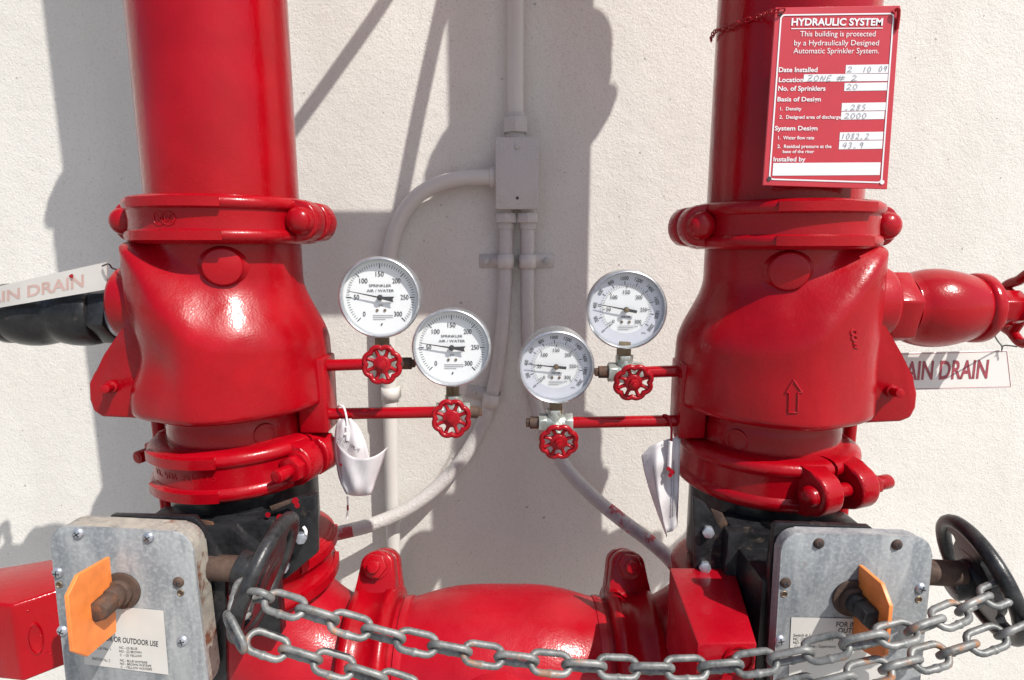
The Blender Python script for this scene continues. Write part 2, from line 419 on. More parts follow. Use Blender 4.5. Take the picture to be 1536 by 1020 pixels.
# cast marks on the couplings
def ring_text(root, s, z, h, r, a0, step, matl=RED_CAST, name='cast_lettering', depth=True):
    bm = NB()
    for i, ch in enumerate(s):
        if ch == ' ': continue
        a = a0 + i * step
        M = Matrix(((-sin(a), 0, cos(a), r * cos(a)), (cos(a), 0, sin(a), r * sin(a)), (0, 1, 0, z), (0, 0, 0, 1)))
        text(bm, ch, M, h, None, 'C', .02)
    f = bmesh.ops.extrude_face_region(bm, geom=list(bm.faces))
    vv = [v for v in f['geom'] if isinstance(v, bmesh.types.BMVert)]
    for v in vv:
        d = Vector((v.co.x, v.co.y, 0)).normalized(); v.co += d * .0007
    return obj(name, bm, matl, root, 30)
ring_text(c3, 'UL VDS FM 175', -.002, .0075, .1012, -pi / 2 - .36, .068)
for root, a, n_ in ((c1, -pi / 2 - .12, 2), (c2, -pi / 2 - .05, 0)):
    for i in range(n_):
        aa = a + i * .105
        M = frame((.1012 * cos(aa), .1012 * sin(aa), .0), (cos(aa), sin(aa), 0), (0, 0, 1))
        bm = NB(); tube(bm, [M @ Vector((.0072 * cos(t * pi / 10), .0072 * sin(t * pi / 10), .0004)) for t in range(20)], .0008, 6, True)
        ribbon(bm, [(-.004, -.003), (.004, .003)], .0015, M @ T(0, 0, .0008)); ribbon(bm, [(-.004, .003), (.004, -.003)], .0015, M @ T(0, 0, .0009))
        obj('cast_mark', bm, RED_CAST, root)
ring_text(c1, 'C-10', -cw * .33, .006, .1085, -pi / 2 - .07, .06)

# ------------------------------------------------------------------ check valves
RADF = {}
def on_body(px, py, s, lift=0.0):
    f, X, Y, zt, H = RADF[s]; yy = Y - .11
    for _ in range(12):
        q = P(px, py, yy); th = atan2(s * (q.x - X), -(yy - Y)); r = f(th, (zt - q.z) / H) + lift
        yy = .5 * yy + .5 * (Y - r * cos(th))
    return P(px, py, yy)
def check_valve(X, Y, s, label):
    root = thing('check_valve', label, 'valve', (X, Y, ZL1 - .01), 'red alarm check valves')
    zt = ZC0 + .012; zb = ZB0; H = zt - zb
    bm = NB(); rows = []; NT, NA = 70, 112
    def rad_(th, t):
        # th: 0 front, +90 outer, -90 inner
        c = cos(th); sn = sin(th)
        o = sm((sn + .25) / 1.1)                       # outer weight
        i = sm((-sn + .1) / 1.0)
        bk = sm((-c - .1) / .6)
        t0 = .20 * (1 - o) + .05 * i + .004
        w = .42 - (.36 if s < 0 else .33) * o
        rm = .1135 - .0215 * sm((sn + .05) / .75) + .005 * max(0, c) * (1 - i)
        nq = 2 + 2.0 * sm((sn - .05) / .5)
        rm *= (abs(c) ** nq + abs(sn) ** nq) ** (-1 / nq)
        rm -= .012 * bk * (1 - o)
        k = sm((t - t0) / w)
        r = .0835 + (rm - .0835) * k
        # slow taper to the rim
        r += .003 * sm((t - .6) / .4)
        if s < 0:
            r -= .013 * math.exp(-((th - .90) / .26) ** 2 - ((t - .66) / .17) ** 2)
            r += .006 * math.exp(-((th - .35) / .30) ** 2 - ((t - .45) / .16) ** 2)
            r -= .0045 * math.exp(-((th - .28) / .22) ** 2 - ((t - .74) / .13) ** 2)
            r += .004 * math.exp(-((th - .75) / .22) ** 2 - ((t - .92) / .12) ** 2)
        else:
            r += .003 * math.exp(-((th - .5) / .35) ** 2 - ((t - .4) / .2) ** 2)
        return r
    RADF[s] = (rad_, X, Y, zt, H)
    ts = [i / NT for i in range(NT + 1)]
    for t in ts:
        rows.append([bm.verts.new((X + s * rad_(th, t) * sin(th), Y - rad_(th, t) * cos(th), zt - t * H)) for th in [-pi + 2 * pi * j / NA for j in range(NA)]])
    for dr, dz in ((.0015, .004), (.005, .0068), (.010, .0078)):
        rows.append([bm.verts.new((X + s * (rad_(th, 1) - dr) * sin(th), Y - (rad_(th, 1) - dr) * cos(th), zb - dz)) for th in [-pi + 2 * pi * j / NA for j in range(NA)]])
    rows.append([bm.verts.new((X + s * .080 * sin(th), Y - .080 * cos(th), zb - .0075)) for th in [-pi + 2 * pi * j / NA for j in range(NA)]])
    grid_faces(bm, rows, True)
    obj('body', bm, RED_CAST, root, 50, True)
    bm = NB(); zl = ZL1 - .012
    revolve(bm, [(.0815, zb + .01), (.0815, zl + .035), (.0825, zl + .030), (.0845, zl + .024), (.0845, zl)], T(X, Y, 0), 96)
    obj('lower_neck', bm, RED, root, 40, True)
    bm = NB(); revolve(bm, [(.0835, zt), (.0865, zt - .001), (.0865, zt - .0105), (.0835, zt - .0115)], T(X, Y, 0), 96); obj('neck_rim', bm, RED, root, 30, True)
    # round plug boss on the neck
    px, py = (331, 401) if s < 0 else (1184, 407)
    q = P(px, py, .61); th = atan2(q.x - X, -(q.y - Y)); d = Vector((sin(th), -cos(th), 0))
    M = frame((X, Y, q.z), d, (0, 0, 1))
    bm = NB(); cyl(bm, .0205, .07, .0905, M, 36, .002); revolve(bm, [(.027, .078), (.0225, .0835), (.0205, .087)], M, 36)
    obj('plug_boss', bm, RED_CAST, root, 45, True)
    px, py = (405, 657) if s < 0 else (1104, 661)
    q = P(px, py, .635); th = atan2(q.x - X, -(q.y - Y)); d = Vector((sin(th), -cos(th), 0)); M = frame((X, Y, q.z), d, (0, 0, 1))
    bm = NB(); cyl(bm, .0135, .07, .0838, M, 32, .0012); revolve(bm, [(.0105, .0838), (.0108, .0848), (.0128, .0848), (.0132, .0838)], M, 32); obj('cast_boss', bm, RED, root, 40, True)
    # cover bracket plate on the outer side
    yp = .644 if s < 0 else .640
    if s < 0: pl = [(216, 436), (224, 629), (152, 626), (139, 617), (133, 600), (132, 575), (140, 558), (160, 535), (186, 488), (203, 446)]
    else: pl = [(1300, 440), (1286, 636), (1352, 633), (1367, 627), (1375, 612), (1377, 590), (1370, 566), (1352, 530), (1326, 494), (1316, 458)]
    pts = [P(a, b, yp) for a, b in pl]
    bm = NB(); prism(bm, [(p.x, p.z) for p in pts], -yp, -yp - .040, RX(pi / 2), .0035, 3); bmesh.ops.transform(bm, matrix=I4, verts=bm.verts)
    obj('cover_bracket', bm, RED_CAST, root, 45, True)
    q = P(168, 580, yp) if s < 0 else P(1336, 586, yp)
    bm = NB(); M = frame(q, (-.1 * s if s > 0 else .25, -1, .1)); cyl(bm, .0052, -.005, .020, M, 18, .0015); cyl(bm, .0075, -.002, .006, M, 20, .002)
    obj('hinge_pin', bm, RED_CAST, root, 40, True)
    # drain port drum
    q = P(182, 453, .70) if s < 0 else P(1322, 453, .69)
    x0, x1 = (.06, abs(P(176, 453, .67).x - X)) if s < 0 else (.06, abs(P(1333, 453, .665).x - X))
    rr = .0455 if s < 0 else .0435
    bm = NB(); cyl(bm, rr, x0, x1, frame((X, q.y - .012, q.z), (s, 0, 0)), 48, .006)
    obj('drain_port', bm, RED_CAST, root, 45, True)
    # trim pad on the inner side with two pipe bosses
    if s < 0: a = P(489, 533, .70); b = P(497, 642, .70); x0, x1 = -.262, P(497, 580, .70).x
    else: a = P(1020, 540, .69); b = P(1016, 650, .69); x0, x1 = P(1013, 590, .69).x, .235
    bm = NB(); box(bm, ((x0 + x1) / 2, a.y, (a.z + b.z) / 2), (abs(x1 - x0), .044, a.z - b.z), I4, .003)
    obj('trim_pad', bm, RED_CAST, root, 45, True)
    # thin drain line behind
    xa = -.425 if s < 0 else .385
    q = P(239, 650, .75) if s < 0 else P(1274, 650, .74)
    bm = NB(); tube(bm, [(q.x, q.y, zb + .03), (q.x, q.y, ZL1 - .02), (q.x, q.y, ZL0 - .3)], .0085, 16); obj('drain_line', bm, RED, root, 40, True)
    return root
def raised(root, bm, d, name='cast_mark'):
    f = bmesh.ops.extrude_face_region(bm, geom=list(bm.faces))
    for v in f['geom']:
        if isinstance(v, bmesh.types.BMVert): v.co += d
    return obj(name, bm, RED_CAST, root, 30, True)
vl = check_valve(LX, LY, -1, 'left red check valve with black drain valve on its side')
vr = check_valve(QX, QY, 1, 'right red check valve with cast arrow on its belly')
def surf_front(X, Y, x, r): return Y - sqrt(max(r * r - (x - X) ** 2, 1e-6))
# arrow on the right valve: outline ridge following the surface
bm = NB(); rr = .1235; pts = []
for px, py in ((1183, 619), (1184, 589), (1179, 589), (1190, 570), (1203, 589), (1197, 589), (1196, 619), (1183, 619)):
    pts.append(on_body(px, py, 1))
pts = [a.lerp(b, k / 4) for a, b in zip(pts[:-1], pts[1:]) for k in range(4)] + [pts[-1]]
tube(bm, pts, .0013, 6); obj('cast_arrow', bm, RED_CAST, vr, 50, True)
bm = NB()
for cx, cy, r_ in ((1280, 499, 4.2), (1281, 507, 4.0)):
    pts = []
    for k in range(14):
        pts.append(on_body(cx + r_ * cos(k * 2 * pi / 14), cy + r_ * sin(k * 2 * pi / 14), 1))
    tube(bm, pts, .0013, 6, True)
for k in range(2):
    a = on_body(1279 + k, 515 + 5 * k, 1); b = on_body(1285 + k, 517 + 5 * k, 1)
    tube(bm, [a, b], .0013, 6)
obj('cast_mark', bm, RED_CAST, vr, 50, True)

# ------------------------------------------------------------------ drain valves and their plates
def drain_valve(x0, y, z, s, label, matl, sc, sr=1.0):
    root = thing('drain_valve', label, 'valve', frame((x0, y, z), (s, 0, 0), (0, 0, 1)) @ Matrix.Diagonal((sr, sr, 1, 1)), 'globe valves on the drain ports')
    bm = NB(); cyl(bm, .0350, -.004, .004, I4, 40, .001); obj('thread_collar', bm, STEEL_SCREW if matl is BLACK else matl, root)
    bm = NB(); hexa(bm, .0455 if matl is RED else .0425, .003, .034 if matl is RED else .024, RZ(.26), .003); obj('union_nut', bm, matl, root, 30)
    bm = NB(); L = .092 * sc
    z0 = .034 if matl is RED else .023
    prof = [(.034, z0), (.0385, z0 + .001)] + [(.0385 + (.0085 * sin(pi * (i / 12) ** .85) if matl is RED else .007 * abs(sin(2 * pi * min(1, .04 + .9 * i / 12))) ** .7), z0 + .003 + L * i / 12) for i in range(13)]
    z1 = z0 + .003 + L
    prof += [(.040, z1 + .001), (.0415, z1 + .004), (.0415, z1 + .012), (.039, z1 + .015), (.020, z1 + .016), (.014, z1 + .016)]
    revolve(bm, prof, I4, 48); obj('body', bm, matl, root, 40)
    bm = NB(); cyl(bm, .0125, z1 + .012, z1 + .05, I4, 24); hexa(bm, .022, z1 + .026, z1 + .058, RZ(.1), .002); obj('packing_nut', bm, matl, root, 30)
    bm = NB(); cyl(bm, .006, z1 + .05, z1 + .085, I4, 16); obj('stem', bm, matl, root)
    bm = NB(); n = 60
    tube(bm, [((.040 + .003 * cos(6 * a)) * cos(a), (.040 + .003 * cos(6 * a)) * sin(a), z1 + .072) for a in [2 * pi * i / n for i in range(n)]], .0062, 10, True)
    cyl(bm, .013, z1 + .066, z1 + .080, I4, 24, .002)
    for k in range(4):
        a = k * pi / 2 + .5; tube(bm, [(.008 * cos(a), .008 * sin(a), z1 + .073), (.040 * cos(a), .040 * sin(a), z1 + .072)], .006, 10)
    obj('handwheel', bm, matl, root, 40)
    return root
q = P(1345, 462, .684)
drain_valve(q.x - .030, .684, q.z, 1, 'red bulbous drain valve sticking out of the right check valve', RED, .86)
q = P(160, 470, .70)
drain_valve(q.x + .022, .70, q.z, -1, 'black drain valve on the left, half covered by white plate', BLACK, 1.12, .88)
# right MAIN DRAIN plate
Yp = .752
root = thing('drain_sign', 'white drain plate with dark red lettering hanging under the red drain valve', 'sign', P(1430, 582, Yp), 'drain plates')
pl = [P(a, b, Yp) for a, b in ((1290, 531), (1512, 525), (1518, 582), (1288, 587))]
bm = NB(); prism(bm, [(p.x, p.z) for p in pl], -Yp, -Yp - .0016, RX(pi / 2), .0004, 1); obj('plate', bm, PLATE_WHITE, root, 30, True)
bm = NB(); a, b = P(1340, 570, Yp - .0004), P(1481, 567, Yp - .0004)
M = frame(a, (0, -1, 0), b - a); text(bm, 'MAIN DRAIN', M, abs(P(1400, 541, Yp).z - P(1400, 568, Yp).z), (b - a).length, 'L', .022); obj('lettering', bm, DARK_RED_INK, root, 30, True)
bm = NB()
for (a, b), (c, d) in zip(((1292, 533), (1510, 527), (1516, 580), (1290, 585)), ((1510, 527), (1516, 580), (1290, 585), (1292, 533))):
    tube(bm, [P(a, b, Yp), P(c, d, Yp)], .0004, 4)
obj('border_line', bm, DARK_RED_INK, root, 30, True)
bm = NB(); tube(bm, spline([P(1487, 488, .668), P(1490, 500, .69), P(1497, 512, .72), P(1503, 520, Yp - .004), P(1502, 528, Yp - .004)], 6), .0009, 6)
tube(bm, spline([P(1503, 520, Yp - .004), P(1509, 518, Yp - .006), P(1526, 520, Yp - .012)], 6), .0009, 6)
obj('hanging_wire', bm, WIRE, root, 40, True)
# left plate, in front of the black valve
root = thing('drain_sign', 'bleached white drain plate lying over the black drain valve', 'sign', P(80, 450, .65), 'drain plates')
def lp(u, v):                                   # u 0..1 from left to right, v 0 top .. 1 bottom
    x = -150 + 310 * u; bow = 6 * sin(pi * u)
    yt = 466 - 73 * u - bow * .3; yb = 486 - 53 * u + 1
    return P(x, yt + (yb - yt) * v, .655 - .022 * (1 - u) + .008 * v)
bm = NB(); rows = []; rows2 = []
for i in range(25):
    rows.append([bm.verts.new(lp(i / 24, j / 4)) for j in range(5)]); rows2.append([bm.verts.new(lp(i / 24, j / 4) + Vector((0, .0016, .0002))) for j in range(5)])
grid_faces(bm, rows); grid_faces(bm, rows2)
grid_faces(bm, [[r[0] for r in rows], [r[0] for r in rows2]]); grid_faces(bm, [[r[4] for r in rows], [r[4] for r in rows2]]); grid_faces(bm, [rows[-1], rows2[-1]]); grid_faces(bm, [rows[0], rows2[0]])
obj('plate', bm, PLATE_WHITE, root, 40, True)
bm = NB(); v_, f_, tx0, tx1 = text_data('MAIN DRAIN', .02)
vv = []
for q in v_:
    u = .36 + (q.x - tx0) / (tx1 - tx0) * .53; w = .74 - (q.y / .69) * .46
    vv.append(bm.verts.new(lp(u, w) + Vector((0, -.0003, 0))))
for f in f_:
    try: bm.faces.new([vv[i] for i in f])
    except ValueError: pass
obj('lettering', bm, PINK_INK, root, 30, True)
bm = NB(); M = frame(lp(.83, .24) + Vector((0, -.0006, 0)), (0, -1, 0)); disc(bm, .0026, M, 12); obj('paint_splash', bm, SPLASH, root, 30, True)
bm = NB(); tube(bm, spline([lp(.985, .12) + Vector((0, -.002, 0)), P(163, 396, .65), P(168, 402, .665), P(175, 404, .68)], 5), .0009, 6); obj('hanging_wire', bm, WIRE, root, 40, True)

# ------------------------------------------------------------------ printed hydraulic sign
Ys = .598
sc_ = [(1163, 11), (1351, 8), (1331, 284), (1144, 278)]
pl = [P(a, b, Ys) for a, b in sc_]
root = thing('hydraulic_sign', 'red sign with white printing and handwritten fields hung on the right riser', 'sign', P(1240, 280, Ys))
bm = NB(); prism(bm, [(p.x, p.z) for p in pl], -Ys, -Ys - .0018, RX(pi / 2), .0005, 1); obj('plate', bm, SIGN_RED, root, 30, True)
Yt = Ys - .0005
def sg(u, v, y=Yt):                            # u right, v down on the sign (0..1)
    a = Vector(sc_[0]).lerp(Vector(sc_[1]), u); b = Vector(sc_[3]).lerp(Vector(sc_[2]), u); c = a.lerp(b, v); return P(c.x, c.y, y)
def sgpx(px, py): return P(px, py, Yt)
wt = NB(); 
def sline(s, x0, x1, yb, h, bold=0.0, b=None):
    a, c = P(x0, yb, Yt), P(x1, yb - .0 + (0 if b is None else b), Yt)
    text(wt, s, frame(a, (0, -1, 0), c - a), h * (P(1200, yb - 5, Yt).z - P(1200, yb + 5, Yt).z) / 10, (c - a).length, 'L', bold)
sline('HYDRAULIC SYSTEM', 1187, 1324, 38, 10.5, .03)
ribbon(wt, [(P(1187, 43, Yt).x, P(1187, 43, Yt).z), (P(1324, 42, Yt).x, P(1324, 42, Yt).z)], .0008, Matrix(((1, 0, 0, 0), (0, 0, 1, Yt), (0, 1, 0, 0), (0, 0, 0, 1))))
sline('This building is protected', 1200, 1313, 54.5, 8); sline('by a Hydraulically Designed', 1191, 1318, 68, 8); sline('Automatic Sprinkler System.', 1190, 1318, 80, 8)
sline('Date Installed', 1168, 1226, 108, 7, .02); sline('Location', 1168, 1205, 123, 7, .02); sline('No. of Sprinklers', 1167, 1238, 136, 7, .02)
sline('Basis of Design', 1166, 1231, 152, 6.5, .02); sline('1.  Density', 1170, 1202, 165.5, 5, .015); sline('2.  Designed area of discharge', 1169, 1261, 178, 5, .015)
sline('System Design', 1162, 1226, 195.5, 6.5, .02); sline('1.  Water flow rate', 1167, 1221, 209, 5, .015); sline('2.  Residual pressure at the', 1166, 1247, 222, 5, .015); sline('base of the riser', 1174, 1221, 229.5, 4.6, .015)
sline('Installed by', 1160, 1208, 242, 6.5, .02)
obj('lettering', wt, SIGN_WHITE, root, 30, True)
bm = NB()                                       # white border with rounded corners
bp = []
for (u, v), (du, dv) in (((.045, .035), (1, 0)), ((.955, .035), (0, 1)), ((.955, .965), (-1, 0)), ((.045, .965), (0, -1))):
    bp.append((u, v))
def rrect(u0, u1, v0, v1, r, n=5):
    out = []
    for cu, cv, a0 in ((u1 - r, v0 + r * .68, -pi / 2), (u1 - r, v1 - r * .68, 0), (u0 + r, v1 - r * .68, pi / 2), (u0 + r, v0 + r * .68, pi)):
        for k in range(n + 1):
            a = a0 + pi / 2 * k / n; out.append((cu + r * cos(a), cv + r * .68 * sin(a)))
    return out
o_ = rrect(.045, .955, .040, .968, .035); i_ = rrect(.057, .943, .048, .960, .026)
grid_faces(bm, [[bm.verts.new(sg(u, v)) for u, v in o_], [bm.verts.new(sg(u, v)) for u, v in i_]], True)
obj('border_line', bm, SIGN_WHITE, root, 30, True)
fields = [((1269, 97), (1333, 110)), ((1206, 111), (1332, 122)), ((1267, 124), (1331, 136)), ((1263, 154), (1329, 166)), ((1262, 167), (1327, 179)), ((1260, 198), (1325, 210)), ((1259, 211), (1324, 223.5)), ((1160, 244), (1321, 263))]
for (a, b), (c, d) in fields:
    bm = NB(); e = -(d - b) * .075
    bm.faces.new([bm.verts.new(P(x, y, Yt + .0002)) for x, y in ((a, b + .5), (c, b - .5), (c + e, d - .5), (a + e, d + .5))]); obj('write_in_field', bm, SIGN_WHITE, root, 30, True)
HW = {'0': [[(.5, 1), (.15, .75), (.1, .3), (.4, 0), (.8, .25), (.85, .7), (.5, 1)]], '1': [[(.55, 1), (.4, 0)]], '2': [[(.1, .8), (.4, 1), (.8, .8), (.6, .45), (.0, .05), (.4, .1), (1, 0)]],
      '3': [[(.1, .9), (.5, 1), (.75, .75), (.35, .55), (.75, .35), (.5, 0), (.05, .1)]], '4': [[(.4, 1), (.05, .4), (.9, .45)], [(.75, 1), (.55, 0)]], '5': [[(.9, 1), (.35, .95), (.25, .6), (.7, .5), (.6, .1), (.05, 0)]],
      '8': [[(.8, .85), (.4, 1), (.2, .75), (.7, .35), (.5, 0), (.1, .2), (.75, .75), (.8, .85)]], '9': [[(.8, .9), (.35, 1), (.2, .6), (.6, .55), (.8, .9), (.6, 0)]], 'Z': [[(.0, 1), (.9, 1), (.1, 0), (1, .05)], [(.25, .5), (.8, .5)]],
      'N': [[(.0, 0), (.2, 1), (.7, 0), (.95, 1)]], 'E': [[(.9, 1), (.2, .95), (.05, 0), (.8, .02)], [(.15, .5), (.7, .52)]], '#': [[(.4, 1), (.2, 0)], [(.8, 1), (.6, 0)], [(0, .65), (1.1, .68)], [(-.05, .3), (1.05, .33)]], '.': [[(.1, .0), (.35, .12), (.5, .02)]], '7': [[(.1, 1), (.9, 1), (.35, 0)]]}
HW['O'] = HW['0']
hb = NB()
def hand(s, x0, yb, h, w, gap=1.0):
    x = x0
    for ch in s:
        if ch != ' ':
            for st in HW[ch]:
                pts = [P(x + px * w + py * 1.5 + random.uniform(-.3, .3), yb - py * h, Yt - .0002) for px, py in st]
                pts = spline(pts, 3)
                ribbon(hb, [(p.x, p.z) for p in pts], .00055, Matrix(((1, 0, 0, 0), (0, 0, 1, Yt - .0002), (0, 1, 0, 0), (0, 0, 0, 1))))
        x += (w + 2.2) * gap
hand('2', 1271, 108, 8, 7); hand('10', 1294, 108, 8, 5); hand('09', 1318, 107, 8, 5); hand('ZONE', 1211, 121, 8, 7.5); hand('#', 1255, 121, 8, 11); hand('2', 1277, 121, 8, 8)
hand('20', 1270, 134, 8, 7); hand('.285', 1268, 165, 8, 6); hand('2000', 1267, 177.5, 8, 6.5); hand('1082.2', 1262, 208.5, 8.5, 5); hand('43.9', 1264, 222, 8.5, 6)
obj('handwriting', hb, PENCIL, root, 30, True)
for u, v, m_ in ((.045, .035, INK), (.955, .03, SIGN_RED), (.05, .962, INK), (.955, .962, SIGN_WHITE)):
    bm = NB(); disc(bm, .0022, frame(sg(u, v, Yt - .0003), (0, -1, 0)), 16); obj('corner_hole', bm, m_, root, 30, True)
bm = NB(); tube(bm, spline([sg(.955, .03, Yt - .002), sg(.985, .02, Yt - .004), sg(.99, .06, Yt - .002), sg(.985, .13, Yt - .001)], 5), .0016, 8); obj('wire_hook', bm, RED, root, 40, True)
# its little chain
def link_mesh(name, L, wd, d, m, nseg=8, ns=5):
    bm = NB(); rr = (wd - d) / 2; hs = (L + d) / 2 - rr + 0
    pts = []
    for sx, a0 in ((1, -pi / 2), (-1, pi / 2)):
        for k in range(ns + 3):
            a = a0 + pi * k / (ns + 2); pts.append((sx * hs + rr * cos(a), rr * sin(a), 0))
    # refine the straight sides so that wear reads
    full = []; rl = []
    for i, a in enumerate(pts):
        b = pts[(i + 1) % len(pts)]; full.append(a); rl.append(d / 2)
        if abs(a[0] - b[0]) > rr:
            for t, k in ((.36, 1.), (.43, 1.13), (.5, 1.2), (.57, 1.13), (.64, 1.)):
                full.append((a[0] + (b[0] - a[0]) * t, a[1] + (b[1] - a[1]) * t, 0)); rl.append(d / 2 * (k if a[1] > 0 else 1))
    tube(bm, full, rl, nseg, True)
    bmesh.ops.recalc_face_normals(bm, faces=bm.faces)
    me = bpy.data.meshes.new(name); bm.to_mesh(me); bm.free()
    for p in me.polygons: p.use_smooth = True
    me.materials.append(m); return me
def lay_chain(root, path, pitch, me, name, roll0=.6, jit=.12):
    pts = spline(path, 24); acc = 0; last = pts[0]; pos = [pts[0]]; inv = root.matrix_basis.inverted()
    for p in pts[1:]:
        while (p - pos[-1]).length >= pitch:
            # march to keep the straight-line pitch
            d = (p - last).normalized(); q = last.copy(); step = .0004
            while (q - pos[-1]).length < pitch: q += d * step
            pos.append(q); last = q
        last = p
    out = []
    for i, p in enumerate(pos):
        t = (pos[min(i + 1, len(pos) - 1)] - pos[max(i - 1, 0)]).normalized()
        up = Vector((0, -1, .0)); y = (up - t * up.dot(t)).normalized(); z = t.cross(y)
        roll = roll0 + (pi / 2 if i % 2 else 0) + random.uniform(-jit, jit)
        yy = y * cos(roll) + z * sin(roll); zz = t.cross(yy)
        m = Matrix((t, yy, zz)).transposed().to_4x4(); m.translation = p
        o = bpy.data.objects.new(name, me); COL.objects.link(o); o.parent = root; o.matrix_basis = inv @ m; out.append(o)
    return out
root = thing('sign_chain', 'thin red painted chain holding the hydraulic sign on the pipe', 'chain', P(1164, 17, Ys))
me = link_mesh('link', .0062, .0058, .0015, RED_FLAT, 6, 3)
def on_pipe(px, py, r=.0872):
    d = ray(px, py); x, y = QX, QY
    A = d.x ** 2 + d.y ** 2; B = -2 * (d.x * x + d.y * y); Cc = x * x + y * y - r * r; D = B * B - 4 * A * Cc
    t = (-B - sqrt(D)) / (2 * A) if D > 0 else -B / (2 * A)
    return d * t
lay_chain(root, [P(1172, 16, Ys - .004), P(1158, 18, Ys - .002), on_pipe(1135, 26, .089), on_pipe(1110, 33, .089), on_pipe(1090, 42, .089), on_pipe(1072, 48, .089), on_pipe(1066, 62, .089)], .0062, me, 'link', .6, .2)

# ------------------------------------------------------------------ gauges
def gauge_dial(kind, needle_deg):
    """returns parts built around the dial's centre, facing local -Y"""
    F = Matrix(((1, 0, 0, 0), (0, 0, 1, 0), (0, 1, 0, 0), (0, 0, 0, 1)))     # local XY -> XZ
    F = RX(pi / 2)
    ink = NB(); grey = NB()
    def pol(a, r): return (r * sin(a), r * cos(a))
    def va(v, mx): return rad(-135 + 270 * v / mx)
    if kind == 'A':
        for v in range(0, 301, 5):
            a = va(v, 300); lo = .0345 if v % 50 == 0 else (.0365 if v % 25 == 0 else .0368)
            ribbon(ink, [pol(a, lo), pol(a, .0405)], .0010 if v % 50 == 0 else .00055, F @ T(0, 0, .0006))
        for v in range(0, 301, 50):
            a = va(v, 300); x, y = pol(a, .0275 if 50 < v < 250 else .0285); text(ink, str(v), F @ T(x, y - .0026, .0006), .0058, (.0032 * len(str(v))), 'C', .008)
        text(ink, 'SPRINKLER', F @ T(0, .0125, .0006), .0031, .0265, 'C', .008); text(ink, 'AIR / WATER', F @ T(0, .0065, .0006), .0031, .0325, 'C', .008)
        text(ink, 'psi', F @ T(0, -.0105, .0006), .003, .0045, 'C', .0)
        for k in range(3): ribbon(grey, [(-.010, -.0215 - .0024 * k), (.014 - .009 * (k == 2), -.0215 - .0024 * k)], .0007, F @ T(0, 0, .0006))
        ribbon(ink, [(.001, -.031), (-.0005, -.034)], .0016, F @ T(0, 0, .0006))
    else:
        for v in range(0, 301, 5):
            a = va(v, 300); ribbon(ink, [pol(a, .0255 if v % 50 == 0 else .0272), pol(a, .0292)], .0008 if v % 50 == 0 else .0004, F @ T(0, 0, .0008))
        for v in range(0, 2001, 50):
            a = va(v, 2070); ribbon(ink, [pol(a, .0300), pol(a, .0345 if v % 200 == 0 else .0318)], .0008 if v % 200 == 0 else .0004, F @ T(0, 0, .0008))
        for v in range(50, 301, 50):
            a = va(v, 300); x, y = pol(a, .0212); text(ink, str(v), F @ T(x, y - .0024, .0008), .0047, .0027 * len(str(v)), 'C', .008)
        x, y = pol(va(0, 300), .0212); text(ink, '0', F @ T(x, y - .002, .0008), .0042, .0028, 'C', .008)
        for v in range(0, 2001, 200):
            a = va(v, 2070); x, y = pol(a, .0358); text(ink, str(v), F @ T(x, y, .0008) @ RZ(-a), .0045, .0024 * len(str(v)), 'C', .008)
        text(ink, 'WATER', F @ T(0, -.0105, .0008), .0026, .012, 'C', .02); text(ink, 'psi', F @ T(.013, -.0215, .0008), .0022, .0036, 'C'); text(ink, 'kPa', F @ T(.0225, -.030, .0008), .0022, .005, 'C')
        for k in range(3): ribbon(grey, [(-.009, -.0205 - .0022 * k), (.010 - .006 * (k == 2), -.0205 - .0022 * k)], .0006, F @ T(0, 0, .0008))
        a = va(0, 300); ribbon(ink, [pol(a - .05, .0295), pol(a - .05, .024), pol(a + .09, .024), pol(a + .09, .0295)], .0006, F @ T(0, 0, .0008))
    # needle
    nb = NB(); M = F @ RZ(-rad(needle_deg)) @ T(0, 0, .0042)
    prism(nb, [(-.0010, 0), (-.0003, .0385), (.0003, .0385), (.0010, 0)] if kind == 'A' else [(-.0010, 0), (-.0003, .0360), (.0003, .0360), (.0010, 0)], 0, .0006, M)
    if kind == 'A': prism(nb, [(-.0012, 0), (.0012, 0), (.0048, -.0165), (.0015, -.0150), (-.0022, -.0165)], 0, .0007, M)
    else: prism(nb, [(-.0018, 0), (.0018, 0), (.0018, -.0128), (-.0018, -.0128)], 0, .0007, M)
    cyl(nb, .0034, -.002, .0016, M, 24, .0004)
    return ink, grey, nb
